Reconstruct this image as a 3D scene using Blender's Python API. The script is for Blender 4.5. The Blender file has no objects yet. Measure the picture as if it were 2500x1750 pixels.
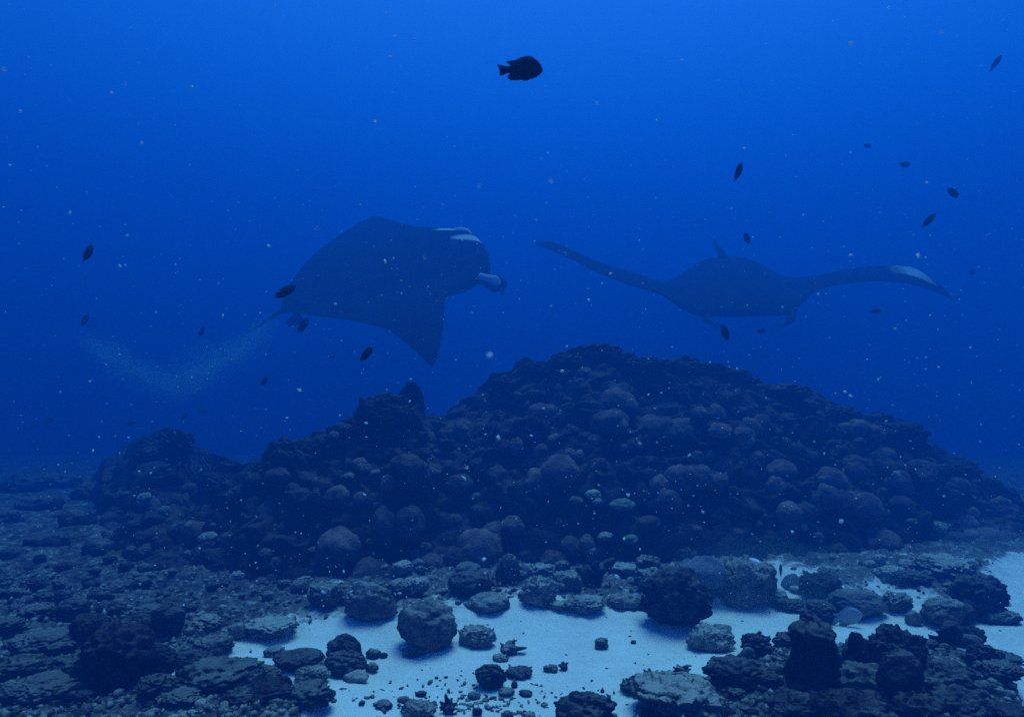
import bpy, bmesh, math, random
import numpy as np
from mathutils import Vector

random.seed(7); rng = np.random.default_rng(7)
sc = bpy.context.scene
COL = sc.collection
R = math.radians
H = 1.5            # camera height above the sand, metres
F = 1629.0         # focal length in pixels of the 2500 px wide photograph

# ------------------------------------------------------------------ camera
cam_d = bpy.data.cameras.new('camera'); cam = bpy.data.objects.new('camera', cam_d); COL.objects.link(cam)
cam.location = (0, 0, H); cam.rotation_euler = (R(90), 0, 0)
cam_d.sensor_width = 36; cam_d.lens = 23.46; cam_d.clip_start = .02; cam_d.clip_end = 600
cam_d.dof.use_dof = True; cam_d.dof.focus_distance = 3.6; cam_d.dof.aperture_fstop = 6.5
sc.camera = cam

# ------------------------------------------------------------------ daylight above the water
EL, AZ = R(74), R(24)
world = bpy.data.worlds.new('World'); sc.world = world; world.use_nodes = True
wt = world.node_tree; bg = wt.nodes['Background']
sky = wt.nodes.new('ShaderNodeTexSky'); sky.sky_type = 'NISHITA'; sky.sun_disc = False
sky.sun_elevation = EL; sky.sun_rotation = AZ
wt.links.new(sky.outputs[0], bg.inputs[0]); bg.inputs[1].default_value = 0.12
sun_d = bpy.data.lights.new('sun', 'SUN'); sun_d.energy = 4.6; sun_d.angle = R(32); sun_d.color = (1, .965, .9)
sun = bpy.data.objects.new('sun', sun_d); COL.objects.link(sun)
sdir = Vector((math.sin(AZ)*math.cos(EL), math.cos(AZ)*math.cos(EL), math.sin(EL)))
sun.rotation_euler = sdir.to_track_quat('Z', 'Y').to_euler(); sun.location = (0, 0, 30)
vs = sc.view_settings; vs.view_transform = 'Standard'; vs.look = 'None'; vs.exposure = 1.22; vs.gamma = 1
vs.use_curve_mapping = False
sc.cycles.volume_bounces = 1
sc.cycles.max_bounces = 6
sc.cycles.use_denoising = False      # the photograph itself is grainy

# ------------------------------------------------------------------ the sea water (scatter and absorption per metre, R G B)
SCAT = (.0004, .0172, .069); ABSO = (.172, .096, .034); WATER_TOP = 14.0
def sea_material():
    m = bpy.data.materials.new('sea water'); m.use_nodes = True; n = m.node_tree; n.nodes.clear()
    out = n.nodes.new('ShaderNodeOutputMaterial'); add = n.nodes.new('ShaderNodeAddShader')
    s = n.nodes.new('ShaderNodeVolumeScatter'); a = n.nodes.new('ShaderNodeVolumeAbsorption')
    k = max(SCAT); s.inputs['Color'].default_value = (SCAT[0]/k, SCAT[1]/k, SCAT[2]/k, 1)
    s.inputs['Density'].default_value = k; s.inputs['Anisotropy'].default_value = .36
    D = max(ABSO)+.01; a.inputs['Color'].default_value = (1-ABSO[0]/D, 1-ABSO[1]/D, 1-ABSO[2]/D, 1)
    a.inputs['Density'].default_value = D
    n.links.new(s.outputs[0], add.inputs[0]); n.links.new(a.outputs[0], add.inputs[1])
    n.links.new(add.outputs[0], out.inputs['Volume'])
    return m

# ------------------------------------------------------------------ helpers
def tag(o, label=None, cat=None, group=None, kind=None):
    if label: o['label'] = label
    if cat: o['category'] = cat
    if group: o['group'] = group
    if kind: o['kind'] = kind
    return o

def link(name, me, mat=None, parent=None):
    o = bpy.data.objects.new(name, me); COL.objects.link(o)
    if me is not None and mat is not None and len(me.materials) == 0: me.materials.append(mat)
    if parent is not None: o.parent = parent
    return o

def mesh_np(name, V, Fc, smooth=True):
    """V (n,3); Fc (m,k) of one face size k."""
    V = np.asarray(V, dtype=np.float32); Fc = np.asarray(Fc, dtype=np.int32)
    me = bpy.data.meshes.new(name)
    me.vertices.add(len(V)); me.vertices.foreach_set('co', V.ravel())
    k = Fc.shape[1]
    me.loops.add(Fc.size); me.loops.foreach_set('vertex_index', Fc.ravel())
    me.polygons.add(len(Fc)); me.polygons.foreach_set('loop_start', np.arange(0, Fc.size, k, dtype=np.int32))
    me.polygons.foreach_set('loop_total', np.full(len(Fc), k, dtype=np.int32))
    me.update(calc_edges=True)
    if smooth: me.polygons.foreach_set('use_smooth', np.ones(len(Fc), dtype=bool))
    return me

def attr(me, name, val):
    a = me.attributes.new(name, 'FLOAT', 'POINT'); a.data.foreach_set('value', np.asarray(val, dtype=np.float32).ravel())

_perm = np.random.default_rng(11).permutation(256).astype(np.int64); _perm = np.concatenate([_perm, _perm])
_grad = np.random.default_rng(12).normal(size=(256, 3)); _grad /= np.linalg.norm(_grad, axis=1)[:, None]
def perlin(P):
    P = np.asarray(P, dtype=np.float64); I = np.floor(P).astype(np.int64); f = P-I; I &= 255
    u = f*f*f*(f*(f*6-15)+10); out = np.zeros(len(P))
    for dx in (0, 1):
        wx = u[:, 0] if dx else 1-u[:, 0]; hx = _perm[(I[:, 0]+dx) & 255]
        for dy in (0, 1):
            wy = u[:, 1] if dy else 1-u[:, 1]; hy = _perm[(hx+I[:, 1]+dy) & 255]
            for dz in (0, 1):
                wz = u[:, 2] if dz else 1-u[:, 2]; g = _grad[_perm[(hy+I[:, 2]+dz) & 255]]
                out += wx*wy*wz*(g[:, 0]*(f[:, 0]-dx)+g[:, 1]*(f[:, 1]-dy)+g[:, 2]*(f[:, 2]-dz))
    return out*1.5
def fbm(P, octv=4, gain=.5):
    s = np.zeros(len(P)); a = 1.; q = np.asarray(P, dtype=np.float64)
    for i in range(octv):
        s += a*perlin(q); q = q*2.03+7.3; a *= gain
    return s
def billow(P, octv=3, gain=.5):
    s = np.zeros(len(P)); a = 1.; q = np.asarray(P, dtype=np.float64)
    for i in range(octv):
        s += a*(1-2.2*np.abs(perlin(q))); q = q*2.07+3.1; a *= gain
    return s
def cells(P, scale=1.0, seed=0):
    """cellular F1 distance, jittered grid"""
    P = np.asarray(P)*scale+seed*17.3; I = np.floor(P).astype(np.int64); best = np.full(len(P), 9.)
    for dx in (-1, 0, 1):
        for dy in (-1, 0, 1):
            for dz in (-1, 0, 1):
                c = I+np.array([dx, dy, dz]); h = _perm[(_perm[(_perm[c[:, 0] & 255]+c[:, 1]) & 255]+c[:, 2]) & 255]
                pt = c+.5+.42*_grad[h]; best = np.minimum(best, np.sum((P-pt)**2, axis=1))
    return np.sqrt(best)

_ico = {}
def ico(n):
    if n not in _ico:
        bm = bmesh.new(); bmesh.ops.create_icosphere(bm, subdivisions=n, radius=1)
        V = np.array([v.co[:] for v in bm.verts]); Fc = np.array([[v.index for v in f.verts] for f in bm.faces]); bm.free()
        _ico[n] = (V, Fc)
    return _ico[n]

# ------------------------------------------------------------------ materials
def nodes(name):
    m = bpy.data.materials.new(name); m.use_nodes = True; t = m.node_tree; p = t.nodes['Principled BSDF']
    p.inputs['Roughness'].default_value = .95; p.inputs['Specular IOR Level'].default_value = .12
    return m, t, p
def N(t, ty, **kw):
    n = t.nodes.new(ty)
    for k, v in kw.items(): setattr(n, k, v)
    return n
def noise(t, co, scale, detail=6, rough=.6):
    n = N(t, 'ShaderNodeTexNoise'); n.inputs['Scale'].default_value = scale; n.inputs['Detail'].default_value = detail
    n.inputs['Roughness'].default_value = rough; t.links.new(co, n.inputs['Vector']); return n.outputs['Fac']
def ramp(t, fac, stops):
    r = N(t, 'ShaderNodeValToRGB'); e = r.color_ramp.elements
    while len(e) < len(stops): e.new(.5)
    for i, (p, c) in enumerate(stops): e[i].position = p; e[i].color = (*c, 1) if len(c) == 3 else c
    t.links.new(fac, r.inputs[0]); return r.outputs[0]
def mixc(t, fac, a, b, mode='MIX'):
    n = N(t, 'ShaderNodeMix', data_type='RGBA', blend_type=mode)
    for s, v in ((n.inputs[0], fac), (n.inputs[6], a), (n.inputs[7], b)):
        if isinstance(v, (int, float)): s.default_value = v
        elif isinstance(v, tuple): s.default_value = (*v, 1)
        else: t.links.new(v, s)
    return n.outputs[2]
def math_(t, op, a, b=None, clamp=False):
    n = N(t, 'ShaderNodeMath', operation=op, use_clamp=clamp)
    for i, v in enumerate((a, b)):
        if v is None: continue
        if isinstance(v, (int, float)): n.inputs[i].default_value = v
        else: t.links.new(v, n.inputs[i])
    return n.outputs[0]
def bump(t, p, h, strength, dist):
    b = N(t, 'ShaderNodeBump'); b.inputs['Strength'].default_value = strength; b.inputs['Distance'].default_value = dist
    t.links.new(h, b.inputs['Height']); t.links.new(b.outputs[0], p.inputs['Normal'])

def rock_material(name, dark, mid, pale, dust, grain=1.0, relief=.05):
    """encrusted rock: mottled crust, settled pale sediment where the surface lies flat"""
    m, t, p = nodes(name)
    co = N(t, 'ShaderNodeNewGeometry'); pos = co.outputs['Position']
    n1 = noise(t, pos, 9*grain, 8, .65); n2 = noise(t, pos, 38*grain, 6, .7); n3 = noise(t, pos, 3.2*grain, 4)
    base = ramp(t, n1, [(.33, dark), (.5, mid), (.62, tuple(.5*(a+b) for a, b in zip(mid, pale))), (.74, pale)])
    base = mixc(t, .55, base, ramp(t, n2, [(.3, (.18, .16, .17)), (.55, (.8, .8, .78)), (.75, (1.5, 1.5, 1.4))]), 'MULTIPLY')
    sp = N(t, 'ShaderNodeSeparateXYZ'); t.links.new(co.outputs['Normal'], sp.inputs[0])
    up = math_(t, 'ADD', sp.outputs[2], math_(t, 'MULTIPLY', math_(t, 'SUBTRACT', n3, .5), 1.6))
    up = math_(t, 'ADD', up, math_(t, 'MULTIPLY', math_(t, 'SUBTRACT', n2, .5), 1.2))
    fac = ramp(t, up, [(.60, (0, 0, 0)), (1.0, (dust,)*3)])
    col = mixc(t, fac, base, (.50, .49, .43))
    t.links.new(col, p.inputs['Base Color'])
    hgt = math_(t, 'ADD', math_(t, 'MULTIPLY', n1, .7), math_(t, 'MULTIPLY', n2, .5))
    bump(t, p, hgt, 1.0, relief)
    return m
M = {}
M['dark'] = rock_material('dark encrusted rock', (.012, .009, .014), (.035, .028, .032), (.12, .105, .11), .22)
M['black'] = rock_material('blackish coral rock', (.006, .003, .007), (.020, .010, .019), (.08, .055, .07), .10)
M['mid'] = rock_material('grey brown rock', (.035, .03, .032), (.14, .13, .115), (.36, .34, .30), .55)
M['pale'] = rock_material('sand dusted rock', (.10, .095, .085), (.28, .27, .24), (.50, .48, .43), .80)
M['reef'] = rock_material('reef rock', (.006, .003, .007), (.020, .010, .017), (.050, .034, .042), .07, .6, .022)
M['murk'] = rock_material('dim mottled rock', (.014, .011, .014), (.06, .053, .05), (.24, .225, .20), .32, 1.25)
M['crust'] = rock_material('freckled dark coral rock', (.009, .004, .009), (.036, .020, .030), (.26, .23, .22), .16, 1.5, .07)
def coral_material(name, a, b, dust=.2):
    m, t, p = nodes(name)
    g = N(t, 'ShaderNodeNewGeometry'); pos = g.outputs['Position']
    oi = N(t, 'ShaderNodeObjectInfo')
    n1 = noise(t, pos, 6, 5, .6); n2 = noise(t, pos, 70, 3, .5)
    c = mixc(t, ramp(t, n1, [(.35, (0, 0, 0)), (.68, (1, 1, 1))]), a, b)
    c = mixc(t, .5, c, ramp(t, n2, [(.35, (.45, .45, .45)), (.65, (1.15, 1.15, 1.1))]), 'MULTIPLY')
    c = mixc(t, 1.0, c, ramp(t, oi.outputs['Random'], [(0, (.6, .6, .65)), (1, (1.35, 1.3, 1.2))]), 'MULTIPLY')
    t.links.new(c, p.inputs['Base Color'])
    bump(t, p, n2, .7, .012); return m
M['coral'] = coral_material('olive mounding coral', (.065, .040, .050), (.19, .145, .14))
M['coral_pale'] = coral_material('pale mounding coral', (.16, .17, .15), (.34, .34, .30))
M['coral_blue'] = coral_material('bluish mounding coral', (.07, .08, .12), (.15, .16, .22))

def sand_material():
    m, t, p = nodes('coral sand')
    g = N(t, 'ShaderNodeNewGeometry'); pos = g.outputs['Position']
    at = N(t, 'ShaderNodeAttribute', attribute_name='rubble')
    n1 = noise(t, pos, 4, 6, .6); n2 = noise(t, pos, 130, 4, .75); n3 = noise(t, pos, 34, 5, .7); n4 = noise(t, pos, 12, 8, .7)
    sand = mixc(t, ramp(t, n1, [(.3, (0,)*3), (.7, (1,)*3)]), (.68, .66, .60), (.80, .78, .72))
    sand = mixc(t, .8, sand, ramp(t, n2, [(.28, (.35, .35, .35)), (.42, (.92, .92, .92)), (.7, (1.06, 1.06, 1.06))]), 'MULTIPLY')
    specks = ramp(t, n3, [(.28, (.18, .17, .17)), (.36, (1, 1, 1))])
    sand = mixc(t, .8, sand, specks, 'MULTIPLY')
    rub = ramp(t, n4, [(.34, (.022, .018, .02)), (.47, (.075, .068, .065)), (.57, (.17, .16, .145)), (.70, (.42, .41, .37))])
    rub = mixc(t, .6, rub, ramp(t, n3, [(.35, (.3, .3, .3)), (.6, (1.1, 1.1, 1.1))]), 'MULTIPLY')
    e = math_(t, 'ADD', at.outputs['Fac'], math_(t, 'MULTIPLY', math_(t, 'SUBTRACT', n4, .5), 1.1))
    t.links.new(mixc(t, ramp(t, e, [(.38, (0,)*3), (.55, (1,)*3)]), sand, rub), p.inputs['Base Color'])
    h = math_(t, 'ADD', math_(t, 'MULTIPLY', n2, .25), math_(t, 'MULTIPLY', n4, math_(t, 'ADD', .35, math_(t, 'MULTIPLY', at.outputs['Fac'], 1.6))))
    bump(t, p, h, .8, .02); return m
M['sand'] = sand_material()

def skin_material():
    m, t, p = nodes('manta skin')
    g = N(t, 'ShaderNodeTexCoord')
    at = N(t, 'ShaderNodeAttribute', attribute_name='pale')
    n1 = noise(t, g.outputs['Object'], 2.2, 5); n2 = noise(t, g.outputs['Object'], 14, 5)
    c = mixc(t, n1, (.006, .006, .010), (.020, .019, .026))
    c = mixc(t, .4, c, ramp(t, n2, [(.35, (.35,)*3), (.65, (1.5,)*3)]), 'MULTIPLY')
    e = math_(t, 'ADD', at.outputs['Fac'], math_(t, 'MULTIPLY', math_(t, 'SUBTRACT', n2, .5), .5))
    c = mixc(t, ramp(t, e, [(.3, (0,)*3), (.7, (1,)*3)]), c, (.50, .53, .55))
    t.links.new(c, p.inputs['Base Color']); p.inputs['Roughness'].default_value = 1; p.inputs['Specular IOR Level'].default_value = .03; return m
M['skin'] = skin_material()
def plain(name, col, rough=.6, spec=.3, s=60):
    m, t, p = nodes(name); g = N(t, 'ShaderNodeTexCoord')
    n1 = noise(t, g.outputs['Object'], s, 4)
    t.links.new(mixc(t, 1., col, ramp(t, n1, [(.3, (.7,)*3), (.7, (1.25,)*3)]), 'MULTIPLY'), p.inputs['Base Color'])
    p.inputs['Roughness'].default_value = rough; p.inputs['Specular IOR Level'].default_value = spec; return m
M['fish'] = plain('black fish scales', (.010, .006, .013), .9, .04); M['fin'] = plain('black fish fin', (.010, .006, .014), .9, .04)
M['eye'] = plain('fish eye', (.22, .24, .24), .15, .6); M['pupil'] = plain('fish pupil', (.005,)*3, .1)
M['greyfish'] = plain('grey fish scales', (.16, .17, .2)); M['yellow'] = plain('yellow fin', (.55, .5, .04))
M['palefish'] = plain('pale fish scales', (.30, .33, .36))
def flake_material():
    m = bpy.data.materials.new('drifting flake'); m.use_nodes = True; t = m.node_tree; t.nodes.clear()
    o = N(t, 'ShaderNodeOutputMaterial'); d = N(t, 'ShaderNodeBsdfDiffuse'); tr = N(t, 'ShaderNodeBsdfTranslucent'); mx = N(t, 'ShaderNodeMixShader')
    d.inputs[0].default_value = (.84, .94, .95, 1); tr.inputs[0].default_value = (.84, .94, .95, 1); mx.inputs[0].default_value = .45
    t.links.new(d.outputs[0], mx.inputs[1]); t.links.new(tr.outputs[0], mx.inputs[2]); t.links.new(mx.outputs[0], o.inputs[0]); return m
M['flake'] = flake_material()

# ------------------------------------------------------------------ placing: a point of the photograph at a distance
def at(px, py, d): return Vector(((px-1250)/F*d, d, H-(py-875)/F*d))
def ground_depth(py, z=0.0): return (H-z)*F/(py-875.0)

# ------------------------------------------------------------------ water box
def box(name, lo, hi):
    v = [(x, y, z) for x in (lo[0], hi[0]) for y in (lo[1], hi[1]) for z in (lo[2], hi[2])]
    f = [(0, 1, 3, 2), (4, 6, 7, 5), (0, 4, 5, 1), (2, 3, 7, 6), (0, 2, 6, 4), (1, 5, 7, 3)]
    return mesh_np(name, v, f, False)
hz = link('haze', box('haze', (-75, -45, -13.5), (75, 95, WATER_TOP)), sea_material())
tag(hz, 'deep blue murky sea water filling the whole scene', 'water', kind='stuff')

# ------------------------------------------------------------------ seabed
SAND = np.array([(385, 1690), (450, 1612), (600, 1572), (750, 1538), (900, 1534), (1040, 1540), (1100, 1526), (1200, 1504), (1330, 1500), (1480, 1508),
                 (1600, 1500), (1640, 1525), (1740, 1480), (1830, 1425), (1930, 1425), (2010, 1455), (2060, 1480), (2150, 1474), (2240, 1490), (2300, 1505),
                 (2380, 1500), (2440, 1480), (2440, 1405), (2470, 1380), (2700, 1370), (3300, 1370), (3300, 1900), (2520, 1900), (2470, 1740), (2440, 1660), (2380, 1600),
                 (2300, 1580), (2150, 1572), (2060, 1575), (1990, 1590), (1900, 1585), (1830, 1610), (1780, 1655), (1640, 1680), (1530, 1720), (1500, 1800),
                 (1100, 1960), (880, 1960), (770, 1830), (735, 1740), (680, 1725), (600, 1735), (530, 1690)], float)
def inside(px, py, poly):
    c = np.zeros(len(px), bool); n = len(poly); j = n-1
    for i in range(n):
        xi, yi = poly[i]; xj, yj = poly[j]
        k = ((yi > py) != (yj > py)) & (px < (xj-xi)*(py-yi)/(yj-yi+1e-9)+xi); c ^= k; j = i
    return c
def edge_dist(px, py, poly):
    best = np.full(len(px), 1e9); n = len(poly)
    for i in range(n):
        a = poly[i]; b = poly[(i+1) % n]; d = b-a; L = d@d
        t = np.clip(((px-a[0])*d[0]+(py-a[1])*d[1])/L, 0, 1)
        best = np.minimum(best, np.hypot(px-a[0]-t*d[0], py-a[1]-t*d[1]))
    return best
def sand_mask(x, y):
    """1 on open sand, 0 on rubble, soft edge"""
    d = np.maximum(y, .5); px = 1250+x/d*F; py = 875+H/d*F
    q = np.stack([x*2.6, y*2.6, 0*x], 1); px = px+38*fbm(q+5, 4, .6); py = py+9*fbm(q+31, 4, .6)
    s = np.where(inside(px, py, SAND), 1., -1.)*edge_dist(px, py, SAND)
    return np.clip(.66+s/62., 0, 1)
def smooth(a, b, v):
    t = np.clip((v-a)/(b-a), 0, 1); return t*t*(3-2*t)
def drop(x, y):
    side = smooth(1.6, 4.2, -x)+smooth(4.0, 5.5, x)
    gentle = side*.10*np.clip(y-5.6, 0, 15.0)
    return np.minimum(12, gentle+.34*np.maximum(0, y-np.where(side > .01, 8.2+12.*np.clip(side, 0, 1), 8.2)))
def seabed_z(x, y):
    P = np.stack([x, y, np.zeros_like(x)], 1)
    m = sand_mask(x, y)
    z = .045*fbm(P*np.array([.7, 1.1, 1])+3.1, 3)+.012*perlin(P*np.array([2.2, 5., 1])+9)
    z += m*.004*fbm(P*13, 2)
    rb = np.maximum(0, .5+.5*billow(P*3.1, 4, .55))*.05+.016*fbm(P*17, 3)
    near = np.exp(-((x-2.1)**2/1.0+(y-2.95)**2/.5))*.10+np.exp(-((x+2.3)**2/1.2+(y-3.0)**2/.5))*.06
    return z+(1-m)*(rb+near*.3)-drop(x, y)
def span(a, b, step, lo, hi, g=1.16):
    mid = list(np.arange(a, b, step)); s = step; v = mid[-1]; up = []
    while v < hi: s *= g; v += s; up.append(v)
    s = step; v = a; dn = []
    while v > lo: s *= g; v -= s; dn.append(v)
    return np.array(dn[::-1]+mid+up)
gx = span(-5., 5., .021, -90, 90); gy = span(2.3, 6.2, .017, -60, 110)
X, Y = np.meshgrid(gx, gy); nx, ny = len(gx), len(gy)
xf, yf = X.ravel(), Y.ravel()
zf = seabed_z(xf, yf); 
def quads(nx, ny):
    i = np.arange(nx-1)[None, :]+np.arange(ny-1)[:, None]*nx
    return np.stack([i, i+1, i+1+nx, i+nx], -1).reshape(-1, 4)
sb = mesh_np('seabed', np.stack([xf, yf, zf], 1), quads(nx, ny)); attr(sb, 'rubble', (1-sand_mask(xf, yf))*(1-.42*smooth(3.5, 3.9, yf)*(1-smooth(4.9, 5.5, yf))*smooth(-2.2, -1.2, xf)))
tag(link('seabed', sb, M['sand']), 'pale coral sand seabed with rubble round its edges', 'seabed', kind='structure')

# ------------------------------------------------------------------ reef mound
CREST = np.array([(-900, 1170, 7.4), (-300, 1165, 7.4), (0, 1160, 7.4), (150, 1150, 7.6), (280, 1140, 7.8), (350, 1085, 7.9), (440, 1055, 7.9), (465, 1110, 7.8), (540, 1130, 6.6), (620, 1130, 5.8),
                  (655, 1100, 5.7), (690, 1072, 5.6), (765, 1072, 5.6), (800, 1045, 5.6), (850, 1000, 5.7), (885, 975, 5.7), (960, 968, 5.7), (1000, 962, 5.7), (1028, 985, 5.8),
                  (1050, 1010, 6.2), (1130, 990, 6.6), (1190, 950, 6.8), (1215, 925, 6.8), (1290, 888, 6.9), (1380, 868, 7), (1450, 838, 7), (1500, 853, 7), (1570, 872, 7), (1700, 880, 7),
                  (1780, 900, 6.9), (1850, 930, 6.8), (1940, 940, 6.8), (2000, 985, 6.8), (2100, 1015, 6.8), (2230, 1045, 6.9), (2300, 1105, 6.8), (2400, 1165, 6.5), (2500, 1230, 6.0),
                  (2650, 1262, 5.9), (2800, 1290, 5.8), (3200, 1320, 5.7)], float)
BASE = np.array([(-900, 1330), (0, 1375), (300, 1410), (600, 1440), (900, 1425), (1150, 1400), (1300, 1385), (1800, 1392), (2100, 1372), (2300, 1345), (2500, 1325), (3200, 1300)], float)
def mound(px, t):
    cy = np.interp(px, CREST[:, 0], CREST[:, 1]); dc = np.interp(px, CREST[:, 0], CREST[:, 2])
    db = ground_depth(np.interp(px, BASE[:, 0], BASE[:, 1]))
    dc = np.maximum(dc, db+.6)
    zc = H-(cy-875)/F*dc
    d = db+(dc-db)*t
    f = np.where(t < 1, np.sin(np.clip(t, 0, 1)*math.pi/2)**.72, np.cos(np.clip((t-1)*1.15, 0, 1.5)*math.pi/2))
    k = np.clip((px-90)/170, 0, 1); z = np.maximum(zc, .0)*f*k-.06-.3*np.clip(t-1.6, 0, 2)-(1-k)*1.6-2*np.clip((px-2850)/200, 0, 1)
    return (px-1250)/F*d, d, z
us = np.arange(-700, 3100, 5.); ts = np.concatenate([np.linspace(-.08, 1.15, 250), np.linspace(1.16, 2.2, 40)])
U, T = np.meshgrid(us, ts); x, y, z = mound(U.ravel(), T.ravel())
P = np.stack([x, y, z], 1)
b1 = billow(P*1.25+4, 4, .55); b2 = fbm(P*2.1+20, 5, .55)
cz = cells(P, 2.7); knob = np.clip(1-(cz/.62)**2, 0, 1)**.5
cz2 = cells(P, 8.5, 3); knob2 = np.clip(1-(cz2/.6)**2, 0, 1)**.5
w = np.clip(T.ravel()*5, .15, 1)
fall = np.clip((np.interp(U.ravel(), CREST[:, 0], [1 if 300 < c < 2600 else .5 for c in CREST[:, 0]])), .4, 1)
amp = w*fall
hgt = amp*(.07*(b1-.6)+.035*b2+.12*(knob-.5)+.035*knob2)
x2 = x+amp*.10*fbm(P*2.4+50, 4); y2 = y-amp*(.16*fbm(P*1.9+80, 4)+.10*(knob-.5)+.04*knob2)
V = np.stack([x2, y2, z+hgt], 1)
mo = mesh_np('reef_mound', V, quads(len(us), len(ts)))
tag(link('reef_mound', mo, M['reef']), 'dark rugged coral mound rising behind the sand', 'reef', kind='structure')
MV = V.reshape(len(ts), len(us), 3)
def on_mound(px, py):
    """nearest displaced mound point that shows at (px,py)"""
    j = int(round((px-us[0])/5.)); c = MV[:250, j-3:j+4].reshape(-1, 3)
    sx = 1250+c[:, 0]/c[:, 1]*F; sy = 875+(H-c[:, 2])/c[:, 1]*F
    e = np.hypot(sx-px, sy-py)+c[:, 1]*2.5
    return Vector(c[int(np.argmin(e))])

# ------------------------------------------------------------------ rock and coral shapes
def shape(style, seed, n):
    V, Fc = ico(n); V = V.copy(); o = seed*3.77
    Q = V+o
    if style == 'crag':
        c = cells(V+o, 3.6, seed % 5); r = 1+.32*fbm(Q*1.15, 3)+.13*billow(Q*2.5, 4, .6)+.10*fbm(Q*6, 4, .6)+.10*np.clip(1-(c/.6)**2, 0, 1)**.5
        V *= r[:, None]
    elif style == 'slab':
        r = 1+.34*fbm(Q*1.3, 3)+.14*billow(Q*3, 4, .6)+.10*fbm(Q*7, 3)
        V *= r[:, None]; V[:, 2] = np.tanh(V[:, 2]*1.2)*.8+.22*fbm(V*2.6+o, 4, .6)
    elif style == 'smooth':
        r = 1+.24*fbm(Q*1.0, 2)+.07*billow(Q*2.6, 3)+.045*fbm(Q*7, 3); V *= r[:, None]
    elif style == 'knob':
        c = cells(V+o, 2.6, seed % 7); k = np.clip(1-(c/.6)**2, 0, 1)**.5
        r = .84+.16*fbm(Q*1.2, 2)+.24*k+.05*fbm(Q*8, 3); V *= r[:, None]
    elif style == 'branch':
        r = .62+.12*fbm(Q*2, 3)
        g = np.random.default_rng(seed+100)
        for i in range(9):
            d = g.normal(size=3); d[2] = abs(d[2])*.9; d /= np.linalg.norm(d)
            a = np.arccos(np.clip(V@d, -1, 1)); r = r+g.uniform(.35, .75)*np.exp(-(a/g.uniform(.16, .26))**2)
        r += .06*fbm(Q*8, 2); V *= r[:, None]
    elif style == 'hook':       # tall rock with an overhanging head
        r = 1+.22*fbm(Q*1.4, 3)+.10*billow(Q*3, 3)+.06*fbm(Q*8, 3); V *= r[:, None]
        zn = np.clip((V[:, 2]+1)/2, 0, 1); V[:, :2] *= (1.25-.75*zn+.5*np.exp(-((zn-.88)/.12)**2))[:, None]
        V[:, 0] -= .30*np.clip(V[:, 2], 0, 2)**2; V[:, 0] += .2*perlin(V*1.7+o)
    elif style == 'dome':
        c = cells(V+o, 1.9, seed % 9); r = .93+.13*fbm(Q*1.3, 3)+.13*np.clip(1-(c/.75)**2, 0, 1)**.5+.03*fbm(Q*6, 3); V *= r[:, None]; V[:, 2] = np.where(V[:, 2] < 0, V[:, 2]*.7, V[:, 2])
    V -= (V.max(0)+V.min(0))/2
    V /= (V.max(0)-V.min(0))/2
    return V, Fc

_seed = [1]
def rock(cx, top, base, w, style, mat, label, name='rock', cat='rock', zb=0.0, depth=.75, group=None, sink=.12, lump=None, yaw=None):
    """a rock whose foot shows at row `base` and whose top shows at row `top`, w photo-pixels wide, resting at height zb"""
    _seed[0] += 1; s = _seed[0]
    d0 = ground_depth(base, zb); W = w/F*(d0+.1); D = W*depth; dm = d0+D/2
    Ht = max(.22*W, H-(top-875)/F*dm-zb)
    n = 5 if w > 75 else (4 if w > 28 else 3)
    V, Fc = shape(style, s, n)
    V = V*np.array([W/2, D/2, Ht*(1+sink)/2])
    a = random.uniform(-.25, .25) if yaw is None else yaw
    ca, sa = math.cos(a), math.sin(a)
    V = np.stack([V[:, 0]*ca-V[:, 1]*sa, V[:, 0]*sa+V[:, 1]*ca, V[:, 2]], 1)
    V[:, 2] += Ht*(1+sink)/2-Ht*sink
    o = link(name, mesh_np(name, V, Fc), M[mat])
    xw = (cx-1250)/F*dm
    gz = float(seabed_z(np.array([xw]), np.array([dm]))[0]) if zb == 0 else zb
    o.location = (xw, dm, gz)
    return tag(o, label, cat, group)

# ------------------------------------------------------------------ words that place a small thing by its neighbours
MARKS = [(1042, 1540, 'large rounded boulder'), (905, 1490, 'arched boulder'), (1652, 1480, 'big crusted boulder'), (1318, 1460, 'pitted pale ledge'), (1456, 1410, 'winged coral stump'), (1812, 1430, 'large sloping slab'),
         (2092, 1480, 'broad pale dome coral'), (2290, 1425, 'long flat slab'), (2388, 1460, 'bulky dark boulder'), (2304, 1500, 'olive lumpy boulder'), (1192, 1490, 'dusty brownish dome'), (1240, 1420, 'bright-capped stump'),
         (795, 1480, 'dusty flat rock'), (660, 1555, 'sand-dusted hump'), (290, 1640, 'dark outcrop core'), (222, 1570, 'black rounded knob'), (412, 1540, 'tilted oval stone'), (530, 1690, 'big pitted boulder'),
         (110, 1610, 'wide crumbly ledge'), (175, 1505, 'isolated dark hump'), (752, 1735, 'brown rounded crusty rock'), (1992, 1590, 'black pinnacle'), (2188, 1580, 'cauliflower-like block'), (2192, 1650, 'egg-shaped coral'),
         (2110, 1680, 'gritty-topped broad rock'), (2290, 1660, 'wide crusty rock'), (1800, 1690, 'brown pitted boulder'), (1650, 1740, 'pale flat rock'), (2442, 1620, 'long low stone'), (60, 1665, 'pale-topped slab'),
         (582, 1550, 'small upright stone'), (497, 1540, 'pale-crested rock'), (365, 1495, 'pale-topped flat rock'), (1143, 1405, 'bun-shaped coral'), (2010, 1490, 'rock behind the pinnacle'), (25, 1565, 'dim rock by the ledge')]
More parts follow.
